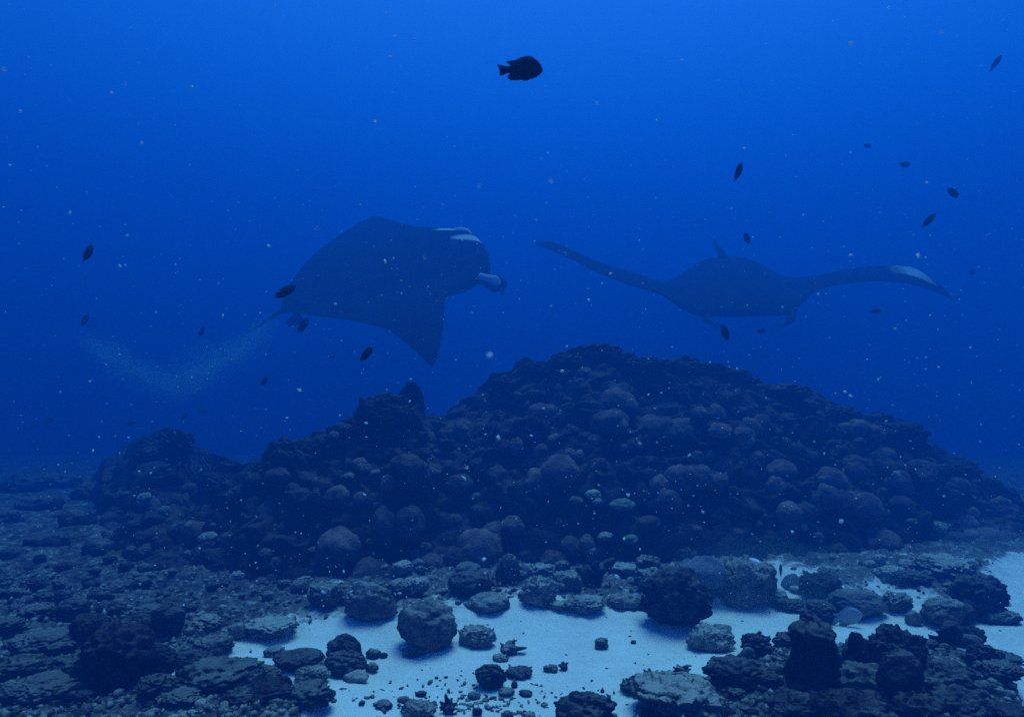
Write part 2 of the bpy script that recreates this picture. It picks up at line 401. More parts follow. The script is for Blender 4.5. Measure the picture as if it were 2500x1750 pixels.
MOUND_MARKS = [(1506, 975, 'stacked domes'), (1648, 1027, 'wide lobed ridge'), (1856, 1026, 'three-lobed shoulder coral'), (1698, 1146, 'cauliflower colony'), (1822, 1122, 'tall humped coral'), (1904, 1140, 'bun-shaped dome'),
         (1629, 1214, 'pointed dome'), (1362, 1134, 'large dim dome'), (1362, 995, 'lit rounded head'), (1222, 1272, 'flat-topped dark coral'), (1168, 1316, 'large greenish dome'), (1414, 1310, 'low rimmed coral'),
         (2091, 1038, 'broad skyline coral'), (2010, 1206, 'greenish broad coral'), (2110, 1222, 'greenish round dome'), (2192, 1168, 'cone-shaped coral'), (2150, 1312, 'wide low dome'), (2368, 1382, 'pale-edged dome'),
         (1990, 1388, 'tall greenish dome'), (912, 1386, 'front cone-shaped dome'), (830, 1316, 'dim smooth dome'), (975, 1240, 'very large arched dome'), (947, 1172, 'lit round knob'), (755, 1196, 'coral under the knoll'),
         (673, 1232, 'end of the dark slope'), (940, 1010, 'spiky pinnacle'), (690, 1110, 'notched knoll'), (430, 1090, 'far pointed outcrop'), (1455, 866, 'summit peak'), (1128, 1040, 'coral in the saddle'), (450, 1275, 'distant pale patch'),
         (1516, 1226, 'pale flat plate'), (2286, 1278, 'pale oval coral'), (2454, 1244, 'last faint coral'), (1927, 1240, 'greenish knob trio'), (1800, 925, 'far shoulder block'), (2340, 1150, 'last skyline hummock'), (250, 1200, 'dim end of the reef')]
_said = set()
def place_label(px, py, what, marks):
    best = None
    for rank, (d, mx, my, nm) in enumerate(sorted((math.hypot(px-a, (py-b)*1.6), a, b, c) for a, b, c in marks)[:6]):
        dx, dy = px-mx, (py-my)*1.6
        rel = ('touching' if d < 45 else 'right below' if dy > abs(dx) and d < 110 else 'below' if dy > abs(dx) else 'just above' if -dy > abs(dx) and d < 110 else 'above' if -dy > abs(dx) else
               'close beside' if d < 100 else 'some way off')
        if rel in ('close beside', 'some way off'): rel += ', right of' if dx > 0 else ', left of'
        t = f'{what} {rel} the {nm}'
        if best is None: best = t
        if t not in _said and d < 330: best = t; break
    _said.add(best); return best

# ------------------------------------------------------------------ rocks along the far edge of the sand
EDGE = 'rocks along the foot of the reef mound'
for r in [
    (660, 1530, 1577, 140, 'slab', 'pale', 'low pale sand-dusted hump at the upper tip of the sand tongue'),
    (582, 1530, 1572, 46, 'smooth', 'mid', 'small upright grey stone beside the low sand-dusted hump'),
    (497, 1518, 1566, 95, 'crag', 'mid', 'pale-crested rock at the end of the sand tongue'),
    (520, 1562, 1612, 110, 'slab', 'mid', 'flat grey rock in front of the pale-crested rock'),
    (731, 1440, 1478, 46, 'smooth', 'mid', 'small round-topped stone with a pale cap at the shadowed mound foot'),
    (795, 1448, 1510, 90, 'slab', 'mid', 'dusty flat rock just behind the arched boulder'),
    (833, 1462, 1502, 60, 'crag', 'dark', 'small dark rock touching the arched boulder'),
    (905, 1430, 1540, 134, 'smooth', 'mid', 'tall arched grey boulder rising where the sand bank meets the mound'),
    (984, 1405, 1445, 58, 'crag', 'pale', 'small pale-capped knob behind the arched boulder'),
    (1026, 1408, 1432, 30, 'knob', 'mid', 'tiny pale knob next to the pale-capped knob'),
    (1012, 1444, 1492, 80, 'slab', 'pale', 'wedge-shaped pale rock behind the large rounded boulder'),
    (968, 1452, 1502, 66, 'crag', 'mid', 'grey rock between the arched boulder and the wedge-shaped rock'),
    (1042, 1468, 1604, 152, 'smooth', 'mid', 'large rounded boulder with pale streaked top standing on the sand'),
    (1012, 1575, 1602, 62, 'slab', 'mid', 'low stone at the foot of the large rounded boulder'),
    (1165, 1528, 1588, 96, 'slab', 'pale', 'sand-covered hump beside the large rounded boulder'),
    (1143, 1390, 1422, 60, 'dome', 'coral_pale', 'small smooth pale bun-shaped coral under the mound'),
    (1185, 1412, 1432, 32, 'slab', 'pale', 'tiny flat pale stone between the bun-shaped coral and the capped stump'),
    (1150, 1425, 1492, 112, 'dome', 'dark', 'broad dark rounded rock in front of the bun-shaped coral'),
    (1192, 1462, 1515, 108, 'dome', 'mid', 'brownish dust-covered dome at the far edge of the sand'),
    (1240, 1378, 1462, 62, 'crag', 'mid', 'dark stump with a bright ridged cap'),
    (1318, 1418, 1504, 96, 'crag', 'pale', 'pitted pale ledge of old coral at the back of the sand'),
    (1322, 1388, 1430, 78, 'slab', 'pale', 'pale slab leaning behind the pitted ledge'),
    (1384, 1416, 1468, 74, 'slab', 'mid', 'dark-sided flat rock with a pale rim beside the pitted ledge'),
    (1372, 1380, 1412, 42, 'knob', 'mid', 'small knobby stone above the pale-rimmed flat rock'),
    (1456, 1358, 1452, 96, 'branch', 'dark', 'dark winged coral stump between pale ledges at the mound foot'),
    (1519, 1384, 1420, 70, 'slab', 'pale', 'pale ledge next to the dark winged stump'),
    (1580, 1374, 1418, 66, 'crag', 'mid', 'jagged grey rock behind the big crusted boulder'),
    (1427, 1466, 1514, 112, 'crag', 'pale', 'low crusty pale rock half sunk in the far edge of the sand'),
    (1366, 1486, 1509, 66, 'slab', 'pale', 'small flat stone touching the low crusty rock'),
    (1525, 1456, 1500, 88, 'dome', 'mid', 'rounded dusty rock between the low crusty rock and the big boulder'),
    (1590, 1405, 1470, 92, 'crag', 'mid', 'pale-faced rock leaning on the big crusted boulder'),
    (1652, 1392, 1550, 190, 'crag', 'crust', 'big dark crusted boulder overhanging the sand'),
    (1700, 1400, 1462, 150, 'crag', 'dark', 'rough ledge on the shoulder behind the big crusted boulder'),
    (1735, 1520, 1592, 120, 'slab', 'pale', 'sand-buried rock in the hollow under the big crusted boulder'),
    (1812, 1350, 1486, 168, 'slab', 'mid', 'large sloping slab with a pale upper edge behind the big boulder'),
    (1760, 1512, 1570, 56, 'crag', 'pale', 'pale broken rock at the end of the sand hollow'),
    (1890, 1432, 1476, 70, 'crag', 'pale', 'pale knobby rubble rock below the upright shell'),
    (1957, 1434, 1456, 60, 'slab', 'pale', 'thin pale ledge under the blue dome coral'),
    (1928, 1455, 1492, 80, 'crag', 'dark', 'shadowed rock under the thin pale ledge'),
    (2000, 1405, 1475, 110, 'crag', 'black', 'blackish rock under the tall dome coral'),
    (2010, 1462, 1512, 92, 'smooth', 'dark', 'dark rock behind the hooked coral pinnacle'),
    (2092, 1438, 1520, 140, 'smooth', 'coral_pale', 'broad pale dome coral lying behind the black coral pile'),
    (2072, 1460, 1494, 60, 'smooth', 'mid', 'grey pebble-shaped stone nested against the broad pale dome'),
    (2194, 1448, 1506, 76, 'crag', 'pale', 'small pale angular rock beside the broad pale dome'),
    (2180, 1402, 1446, 96, 'crag', 'pale', 'crusty pale ledge behind the broad pale dome'),
    (2290, 1398, 1448, 190, 'slab', 'pale', 'long flat pale slab at the far side of the sand channel'),
    (2230, 1420, 1462, 90, 'crag', 'dark', 'dark notch rock under the long flat slab'),
    (2304, 1456, 1536, 110, 'smooth', 'mid', 'olive lumpy boulder below the long flat slab'),
    (2388, 1398, 1522, 150, 'crag', 'dark', 'bulky dark boulder at the mouth of the sand channel'),
    (2232, 1488, 1526, 42, 'dome', 'mid', 'small brown-topped stone alone on the sand channel'),
    (2350, 1470, 1530, 80, 'smooth', 'dark', 'dark stone under the olive lumpy boulder'),
    (2432, 1482, 1530, 110, 'slab', 'mid', 'low grey slab added for the shadowed sand in the sand channel'),  # slab added where sand lies in shade; its grey tone carries the shadow
    (2325, 1513, 1556, 50, 'dome', 'coral', 'small greenish dome coral behind the black fish'),
]: rock(*r[:6], r[6], name='dome_coral' if r[4] == 'dome' and 'coral' in r[5] else 'rock', cat='coral' if 'coral' in r[5] else 'rock', group=EDGE)

# ------------------------------------------------------------------ stones lying out on the sand
OUT = 'stones lying on the open sand'
for r in [
    (728, 1600, 1660, 128, 'smooth', 'dark', 'dark loaf-shaped rock on the sand beside the double-lobed rock'),
    (840, 1546, 1628, 92, 'smooth', 'dark', 'upper lobe of dark stone perched on the double-lobed rock'),
    (845, 1590, 1664, 104, 'knob', 'dark', 'dark double-lobed rock standing on the sand'),
    (762, 1634, 1690, 92, 'crag', 'mid', 'brownish pitted rock in front of the loaf-shaped rock'),
    (790, 1618, 1650, 34, 'crag', 'mid', 'little pale knob wedged between loaf-shaped and double-lobed rocks'),
    (672, 1583, 1612, 56, 'slab', 'mid', 'thin flat stone lying on the tongue of sand'),
    (912, 1576, 1604, 38, 'crag', 'mid', 'small chip of coral right of the double-lobed rock'),
    (937, 1586, 1602, 20, 'knob', 'dark', 'tiny dark pebble next to the small coral chip'),
    (908, 1610, 1636, 34, 'knob', 'mid', 'small grey stone at the foot of the double-lobed rock'),
    (870, 1638, 1674, 62, 'smooth', 'pale', 'smooth pale stone half sunk in sand below the double-lobed rock'),
    (1254, 1556, 1600, 66, 'branch', 'mid', 'broken branching coral with a gap in it on the sand'),
    (1222, 1588, 1610, 40, 'slab', 'pale', 'pale flat scrap at the foot of the broken branching coral'),
    (1198, 1610, 1678, 78, 'knob', 'dark', 'dark spiky block in the middle of the sand'),
    (1266, 1618, 1652, 70, 'slab', 'dark', 'dark curved fragment lying beside the spiky block'),
    (1256, 1652, 1670, 17, 'knob', 'dark', 'tiny stone between the curved fragment and the two flat pebbles'),
    (1157, 1670, 1694, 34, 'crag', 'mid', 'small crumbly stone below the spiky block'),
    (1237, 1668, 1690, 40, 'smooth', 'mid', 'first of two flat oval pebbles below the spiky block'),
    (1283, 1672, 1690, 34, 'smooth', 'dark', 'second flat oval pebble, the darker, farther from the spiky block'),
    (1028, 1670, 1688, 28, 'knob', 'dark', 'lone small dark stone on clean sand below the rounded boulder'),
    (1344, 1610, 1633, 36, 'slab', 'mid', 'flat base of the thorn-shaped coral scrap'),
    (1375, 1600, 1626, 26, 'branch', 'dark', 'thorn-shaped coral scrap on the open sand'),
    (1468, 1548, 1580, 36, 'knob', 'mid', 'single pointed bluish stone alone in the middle of the bright sand'),
    (1546, 1552, 1562, 14, 'slab', 'dark', 'tiny chip lying right of the pointed bluish stone'),
    (1572, 1648, 1697, 116, 'slab', 'dark', 'long dark coral log with a pale edge lying on the sand'),
    (1590, 1628, 1672, 44, 'branch', 'mid', 'stubby branching sprig growing from the long coral log'),
    (1530, 1650, 1682, 34, 'branch', 'mid', 'small prong at the tip of the long coral log'),
    (1666, 1628, 1664, 46, 'branch', 'mid', 'star-shaped branching coral piece on the sand'),
    (1637, 1640, 1662, 26, 'knob', 'mid', 'small nub between the coral log and the star-shaped piece'),
    (1640, 1670, 1688, 26, 'knob', 'dark', 'small brown stone on the broad pale flat rock'),
    (1427, 1680, 1800, 158, 'crag', 'dark', 'rough brown rock rising from the bottom of the sand'),
    (1095, 1690, 1748, 44, 'branch', 'dark', 'upright jagged coral scrap in the nearest rubble patch'),
    (1022, 1708, 1765, 96, 'crag', 'mid', 'crumbly brown clump in the nearest rubble patch'),
    (935, 1712, 1736, 50, 'slab', 'mid', 'flat crumbly stone beside the brown clump'),
    (985, 1690, 1712, 30, 'crag', 'mid', 'small rubble stone above the crumbly clump'),
    (1165, 1718, 1742, 26, 'knob', 'dark', 'small dark pebble beside the jagged coral scrap'),
    (1240, 1722, 1745, 30, 'knob', 'mid', 'grey nub of coral between scrap and rough brown rock'),
    (1195, 1710, 1722, 18, 'knob', 'mid', 'tiny grey stone above the grey nub of coral'),
    (1290, 1728, 1748, 36, 'crag', 'mid', 'crumbly stone touching the rough brown rock'),
]: rock(*r[:6], r[6], name='coral_fragment' if r[4] == 'branch' else 'stone', cat='stone', group=OUT, zb=.0)

# ------------------------------------------------------------------ the near rubble on the left
LEFT = 'rocks of the dark outcrop beside the sand tongue'
for r in [
    (290, 1540, 1740, 200, 'crag', 'black', 'tall blackish core of the outcrop, widest and darkest of all'),
    (222, 1524, 1612, 96, 'smooth', 'black', 'black rounded knob leaning out from the outcrop'),
    (308, 1538, 1640, 92, 'smooth', 'murk', 'pale-capped arched stone on the shoulder of the outcrop'),
    (412, 1494, 1584, 84, 'smooth', 'dark', 'dark oval stone tilted behind the outcrop'),
    (345, 1502, 1560, 70, 'crag', 'dark', 'dark jagged stone between the pale-capped arch and the oval stone'),
    (372, 1600, 1700, 130, 'crag', 'black', 'blackish block on the sand side of the outcrop'),
    (472, 1592, 1652, 110, 'crag', 'dark', 'dark low rock at the edge of the sand tongue'),
    (530, 1632, 1745, 228, 'crag', 'murk', 'big pitted boulder with pale scars nearest the sand tongue'),
    (385, 1688, 1760, 108, 'crag', 'murk', 'pale jagged stone in front of the blackish block'),
    (440, 1724, 1775, 120, 'crag', 'murk', 'pale-edged slab lying before the big pitted boulder'),
    (640, 1636, 1692, 100, 'crag', 'murk', 'ring-shaped crusty rock with a sandy hollow'),
    (690, 1674, 1724, 50, 'smooth', 'black', 'black oval stone propped in the crusty rubble'),
    (752, 1694, 1775, 136, 'crag', 'murk', 'brown rounded crusty rock nearest the bottom of the sand'),
    (645, 1712, 1790, 160, 'crag', 'black', 'black rough rock below the black oval stone'),
    (590, 1728, 1790, 110, 'crag', 'murk', 'dusty slab between the pitted boulder and the black rough rock'),
    (110, 1576, 1640, 190, 'crag', 'murk', 'wide crumbly ledge with pale top at the dim end of the seabed'),
    (60, 1632, 1700, 150, 'crag', 'murk', 'pale-topped slab below the wide crumbly ledge'),
    (190, 1640, 1720, 120, 'crag', 'dark', 'dark rock wedged beside the blackish core'),
    (175, 1470, 1540, 84, 'smooth', 'dark', 'isolated dark hump in the dim rubble behind the outcrop'),
    (365, 1478, 1515, 90, 'crag', 'murk', 'pale-topped flat rock behind the outcrop'),
    (270, 1480, 1520, 70, 'crag', 'murk', 'small dim crag behind the black rounded knob'),
    (90, 1500, 1550, 90, 'crag', 'murk', 'dim crumbly rock near the isolated dark hump'),
    (25, 1540, 1590, 80, 'crag', 'murk', 'dim rock above the wide crumbly ledge'),
    (125, 1700, 1770, 200, 'crag', 'murk', 'pale shelf of rock at the foot of the dark outcrop'),
    (30, 1690, 1760, 100, 'crag', 'murk', 'grey rock touching the pale shelf'),
]: rock(*r[:6], r[6], group=LEFT)

# ------------------------------------------------------------------ the near black coral pile on the right
PILE = 'rocks of the near black coral pile'
for r in [
    (1988, 1490, 1676, 156, 'hook', 'dark', 'tall black pinnacle with an overhanging head', .12),
    (1993, 1466, 1530, 96, 'knob', 'dark', 'snouted dark lump on top of the tall black pinnacle', .0),
    (2188, 1520, 1640, 168, 'crag', 'crust', 'large black cauliflower-like coral block', .16),
    (2088, 1540, 1590, 40, 'smooth', 'crust', 'small black ball between the pinnacle and the cauliflower block', .16),
    (2110, 1560, 1625, 80, 'crag', 'crust', 'jagged black rock beside the small black ball', .1),
    (2195, 1586, 1700, 112, 'smooth', 'dark', 'smooth blackish egg-shaped coral leaning on the pale-topped rock', .14),
    (2110, 1612, 1740, 200, 'crag', 'murk', 'broad rock with a pale gritty top below the cauliflower block', .06),
    (2290, 1608, 1720, 190, 'crag', 'murk', 'wide crusty rock with brown patches next to the egg-shaped coral', .06),
    (2376, 1530, 1584, 54, 'knob', 'crust', 'small knobby dark coral standing on the sand behind the pile', .0),
    (2362, 1562, 1606, 66, 'smooth', 'murk', 'grey smooth stone below the small knobby coral', .0),
    (2405, 1618, 1692, 92, 'crag', 'dark', 'dark rock at the sand side of the wide crusty rock', .0),
    (2442, 1600, 1638, 96, 'slab', 'murk', 'long low stone pointing out onto the sand channel', .0),
    (1800, 1640, 1735, 172, 'crag', 'dark', 'brown pitted boulder at the edge of the pale flat rock', .0),
    (1650, 1688, 1790, 240, 'slab', 'pale', 'broad pale flat rock at the bottom of the sand', .0),
    (1850, 1596, 1652, 80, 'knob', 'dark', 'dark knobby rock below the grey yellow-tailed fish', .0),
    (1880, 1625, 1690, 90, 'crag', 'murk', 'pale-freckled rock between the brown boulder and the pinnacle', .04),
    (1942, 1690, 1775, 150, 'crag', 'crust', 'black rough rock in front of the tall pinnacle', .06),
    (2082, 1684, 1800, 210, 'crag', 'crust', 'black rugged base rock at the bottom of the pile', .08),
    (2235, 1680, 1800, 150, 'crag', 'crust', 'black base rock under the egg-shaped coral', .08),
    (2345, 1676, 1790, 180, 'crag', 'dark', 'dark crusty base rock nearest the sand channel', .04),
    (2440, 1660, 1720, 110, 'slab', 'murk', 'sandy low rock at the outer corner of the pile', .0),
    (2480, 1725, 1800, 110, 'smooth', 'crust', 'black smooth rock cut by the bottom corner', .0),
    (1848, 1540, 1602, 66, 'branch', 'murk', 'bushy grey coral tuft behind the yellow-tailed fish', .0),
    (1925, 1570, 1625, 80, 'crag', 'dark', 'rock between the bushy tuft and the pinnacle', .0),
    (2140, 1728, 1800, 120, 'knob', 'dark', 'dark lumpy rock at the very bottom of the pile', .1),
    (1740, 1720, 1780, 90, 'crag', 'murk', 'small grey rock between the pale flat rock and the brown boulder', .0),
]: rock(*r[:6], r[6], zb=r[7], group=PILE, sink=.2 if r[7] == 0 else .45)

# ------------------------------------------------------------------ smaller loose rocks of the rubble belts
small = []
zones = [('dim rubble behind the dark outcrop', 'small grey rock lost in the dim rubble behind the dark outcrop', 40, (-60, 560, 1385, 1500)),
         ('rubble round the dark outcrop', 'small rock in the rubble round the dark outcrop', 26, (-60, 470, 1560, 1770)),
         ('rubble belt under the mound', 'small rock in the belt of rubble under the mound', 52, (560, 2480, 1392, 1510)),
         ('rubble of the near pile', 'small rock in the rubble of the near black pile', 45, (1700, 2440, 1600, 1790))]
for grp, lab, cnt, (xa, xb, ya, yb) in zones:
    k = 0; tries = 0
    while k < cnt and tries < 4000:
        tries += 1
        px, py = random.uniform(xa, xb), random.uniform(ya, yb)
        d = ground_depth(py); xw = (px-1250)/F*d
        if sand_mask(np.array([xw]), np.array([d]))[0] > .25: continue
        w = random.uniform(16, 52)*(1.15 if ya > 1540 else 1)
        st = random.choice(['crag', 'crag', 'slab', 'knob', 'smooth']); mt = random.choice(['dark', 'mid', 'mid', 'pale', 'pale', 'pale'] if 'belt' in grp else ['dark', 'murk', 'murk', 'murk', 'crust', 'black'])
        o = rock(px, py-w*random.uniform(.45, .8), py, w, st, mt, lab, group=grp); o['look'] = {'crag': 'jagged', 'slab': 'flat', 'knob': 'knobby', 'smooth': 'rounded'}[st]
        tone = {'dark': 'dark', 'mid': 'grey', 'pale': 'pale', 'black': 'blackish', 'murk': 'mottled', 'crust': 'freckled'}[mt]
        o['label'] = place_label(px, py, f"{'tiny' if w < 26 else 'small'} {tone} {o['look']} rock", MARKS); del o['look']; k += 1

# ------------------------------------------------------------------ coral heads on the mound
lobes = []
for i in range(7):
    V, Fc = shape('dome', 900+i, 4); lobes.append(mesh_np('lobe', V, Fc))
lobes_s = []
for i in range(5):
    V, Fc = shape('dome', 950+i, 3); lobes_s.append(mesh_np('lobe', V, Fc))
def lobe_obj(mesh, mat, loc, dims, parent=None, name='lobe'):
    o = bpy.data.objects.new(name, mesh); COL.objects.link(o)
    if not mesh.materials: mesh.materials.append(M['coral'])
    o.material_slots[0].link = 'OBJECT'; o.material_slots[0].material = M[mat]
    o.location = loc; o.scale = dims; o.rotation_euler = (random.uniform(-.12, .12), random.uniform(-.12, .12), random.uniform(-.5, .5))
    if parent is not None: o.parent = parent
    return o
HEADS = 'mounding corals growing on the reef mound'
def head(cx, cy, w, h, n, label, mat='coral', proud=0.0, group=HEADS):
    """a coral colony of n lobes centred on photo point (cx,cy), w by h pixels"""
    p = on_mound(cx, cy+h*.25); d = p.y; W = w/F*d; Hh = h/F*d
    w *= 1.16; h *= 1.08; W = w/F*d; Hh = h/F*d; p = p+Vector((0, -proud-.03, .01))
    if n == 1:
        o = lobe_obj(random.choice(lobes), mat, p, (W/2, W*.42, Hh*.56), name='coral')
        return tag(o, label, 'coral', group)
    e = bpy.data.objects.new('coral', None); COL.objects.link(e); e.location = p
    tag(e, label, 'coral', group)
    for i in range(n):
        f = (i+.5)/n-.5
        lw = W*random.uniform(.44, .62)*(1.0 if n < 4 else .82)
        lobe_obj(random.choice(lobes), mat, (f*W*.86+random.uniform(-.03, .03)*W, random.uniform(-.10, .12)*W, -abs(f)*Hh*.55+random.uniform(-.12, .16)*Hh),
                 (lw/2, lw*.48, Hh*random.uniform(.42, .56)), e)
    return e
for a in [
    (1362, 995, 96, 62, 2, 'rounded coral head with a lit crown high on the near slope of the mound'),
    (1506, 975, 92, 66, 1, 'tall smooth dome, the upper of two stacked under the summit'),
    (1484, 1018, 86, 54, 1, 'lower dome of the stacked pair under the summit'),
    (1648, 1027, 150, 62, 4, 'wide multi-lobed coral ridge at mid mound under the right manta'),
    (1722, 1000, 76, 46, 2, 'coral head just above the end of the wide lobed ridge'),
    (1749, 1048, 52, 32, 1, 'small dome just below the wide lobed ridge'),
    (1804, 1062, 62, 50, 1, 'single round dome beside the small dome below the lobed ridge'),
    (1856, 1026, 94, 50, 3, 'three-lobed coral on the far shoulder of the mound'),
    (1715, 1106, 64, 38, 2, 'pale-crowned coral above the cauliflower colony'),
    (1790, 1106, 34, 34, 1, 'small pale-tipped knob beside the pale-crowned coral'),
    (1822, 1122, 84, 72, 2, 'tall humped coral with a lit left lobe at the centre of the slope'),
    (1763, 1128, 48, 50, 1, 'narrow upright dome against the tall humped coral'),
    (1904, 1140, 74, 50, 1, 'bun-shaped dome with a lit top, upper of a close pair'),
    (1892, 1172, 48, 42, 1, 'smaller dome tucked under the bun-shaped dome'),
    (1698, 1146, 120, 50, 4, 'cauliflower-like colony of small lit lobes'),
    (1640, 1168, 90, 52, 3, 'low lobed coral in front of the cauliflower colony'),
    (1629, 1214, 60, 54, 1, 'pointed dome standing alone in the shadow of the slope'),
    (1362, 1134, 92, 66, 1, 'large dim dome on the near side of the slope'),
    (1312, 1165, 68, 60, 1, 'dim rounded shoulder below the large dim dome'),
    (1312, 1094, 62, 42, 1, 'dim coral above the large dim dome'),
    (1355, 1072, 40, 34, 1, 'small dim knob above the large dim dome'),
    (1240, 1078, 70, 44, 2, 'faint bluish coral where the mound dips toward the pinnacle'),
    (1222, 1272, 96, 46, 2, 'flat-topped dark coral above the foot of the slope'),
    (1168, 1316, 106, 84, 1, 'large smooth greenish dome near the foot of the mound'),
    (1112, 1348, 86, 52, 3, 'lobed greenish coral leaning on the large greenish dome'),
    (1040, 1385, 64, 34, 2, 'low dim coral left of the lobed greenish coral'),
    (1414, 1310, 76, 44, 2, 'low coral with a faint rim at the foot of the central slope'),
    (1352, 1358, 66, 48, 1, 'fuzzy round coral bush just above the pale ledges'),
    (2091, 1038, 92, 42, 3, 'broad lobed coral on the falling skyline of the mound'),
    (2026, 1158, 74, 52, 1, 'dim dome above the greenish pair of the far slope'),
    (2010, 1206, 108, 62, 3, 'greenish broad coral, larger of the pair on the far slope'),
    (2110, 1222, 78, 66, 1, 'greenish round dome, smaller of the pair on the far slope'),
    (1927, 1240, 62, 46, 1, 'greenish dome left of the broad greenish coral'),
    (1963, 1240, 46, 44, 1, 'greenish knob between two greenish domes'),
    (1927, 1275, 48, 38, 1, 'small round dome below the greenish knob'),
    (2156, 1102, 54, 28, 1, 'faint flat coral on the upper far slope'),
    (2192, 1168, 60, 60, 1, 'dim cone-shaped coral on the far slope'),
    (2150, 1312, 86, 52, 1, 'dim wide dome low on the far slope'),
    (2312, 1182, 76, 30, 2, 'faint low coral near the far end of the mound'),
    (2454, 1244, 44, 26, 1, 'faint coral at the last visible end of the mound'),
    (2405, 1300, 66, 40, 1, 'faint round coral low at the far end of the mound'),
    (2368, 1382, 84, 52, 1, 'shadowed dome with a pale edge above the bulky dark boulder'),
    (1990, 1388, 66, 72, 1, 'tall greenish dome coral at the foot of the far slope'),
    (912, 1386, 104, 90, 1, 'large cone-shaped dome standing in front of the dark slope'),
    (830, 1316, 96, 82, 1, 'dim smooth dome above the cone-shaped dome'),
    (755, 1196, 66, 40, 2, 'dim coral below the notched knoll'),
    (673, 1232, 84, 50, 2, 'dim broad coral at the end of the dark slope'),
    (820, 1202, 60, 44, 1, 'dim dome between two dim corals of the dark slope'),
    (896, 1206, 66, 34, 2, 'low lobed coral on the dark slope under the pinnacle'),
    (947, 1172, 36, 40, 1, 'small round knob with a lit rim on the dark slope'),
    (975, 1240, 124, 92, 2, 'very large arched dome in the middle of the dark slope'),
    (995, 1122, 74, 40, 1, 'dim dome directly under the spiky pinnacle'),
    (1046, 1144, 64, 44, 1, 'dim dome just past the spiky pinnacle'),
    (680, 1152, 54, 32, 1, 'dim knob under the notched knoll'),
    (1128, 1040, 96, 50, 3, 'faint greenish coral in the saddle beside the pinnacle'),
]: head(*a)
for a in [
    (1516, 1226, 58, 26, 1, 'pale flat plate catching light in the dark of the slope'),
    (1458, 1220, 24, 14, 1, 'small pale scrap beside the pale flat plate'),
    (1448, 1200, 36, 20, 1, 'faint pale scrap above the small pale scrap'),
    (1142, 1402, 60, 26, 2, 'pale low coral at the very foot of the mound'),
    (1478, 1306, 34, 18, 1, 'first small pale patch coral near the foot of the slope'),
    (1537, 1308, 34, 20, 1, 'second small pale patch coral, farther along the foot of the slope'),
    (1437, 1338, 34, 20, 1, 'pale patch coral nearest the ledges'),
    (1957, 1285, 22, 18, 1, 'bright pale ball on the far slope'),
    (1992, 1305, 24, 18, 1, 'second bright pale ball below the first on the far slope'),
    (2176, 1154, 20, 18, 1, 'pale tip of the dim cone-shaped coral'),
    (2206, 1194, 22, 18, 1, 'bright bluish tuft beside the dim cone-shaped coral'),
    (2355, 1214, 36, 16, 1, 'pale streak coral near the far end'),
    (2286, 1278, 36, 22, 1, 'pale oval coral low on the far end'),
    (2294, 1346, 52, 16, 3, 'pale worm-like ridge above the long flat slab'),
    (855, 1160, 24, 14, 1, 'pale scrap on the dark slope under the pinnacle'),
    (450, 1275, 44, 20, 2, 'pale patch on the distant dim ridge'),
    (360, 1210, 34, 20, 1, 'faint pale patch high on the distant dim ridge'),
    (405, 1242, 30, 18, 1, 'faint pale patch in the middle of the distant dim ridge'),
    (510, 1310, 40, 20, 1, 'faint pale patch low on the distant dim ridge'),
]: head(*a, mat='coral_pale', group='pale corals on the dark mound')
for a in [
    (1721, 1385, 90, 56, 1, 'smooth bluish dome sitting on the ledge behind the big crusted boulder'),
    (1934, 1420, 54, 46, 1, 'bluish dome with a darker front beside the upright shell'),
]:
    o = head(*a, mat='coral_blue', group='bluish dome corals at the mound foot'); dd = ground_depth(1470); o.location = at(a[0], a[1]+10, dd+.25 if a[0] > 1800 else 4.15)
# the nameless rest: each its own dome
used = []
k = 0
def region(px, py):
    if px < 600: return 'on the distant dim ridge'
    if px < 1060: return 'on the dark slope under the spiky pinnacle'
    up = (py-np.interp(px, CREST[:, 0], CREST[:, 1]))/(np.interp(px, BASE[:, 0], BASE[:, 1])-np.interp(px, CREST[:, 0], CREST[:, 1]))
    a = 'high' if up < .33 else ('halfway up' if up < .66 else 'low')
    return a+(' on the near slope of the mound' if px < 1500 else ' on the middle of the mound' if px < 1900 else ' on the far falling slope of the mound')
while k < 150:
    px = random.uniform(250, 2490); c = np.interp(px, CREST[:, 0], CREST[:, 1]); b = np.interp(px, BASE[:, 0], BASE[:, 1])
    py = random.uniform(c+22, b-8); w = random.choice([18, 24, 28, 34, 40, 48, 60])*random.uniform(.85, 1.15)
    n = 1 if w < 34 else random.choice([1, 2, 3])
    o = head(px, py, w, w*random.uniform(.5, .8), n, 'x', group='small corals crowding the reef mound', proud=-.045)
    size = 'tiny' if w < 26 else ('small' if w < 42 else 'medium')
    o['label'] = place_label(px, py, f"{size} {'single-domed' if n == 1 else 'two-lobed' if n == 2 else 'three-lobed'} coral", MOUND_MARKS)
    k += 1

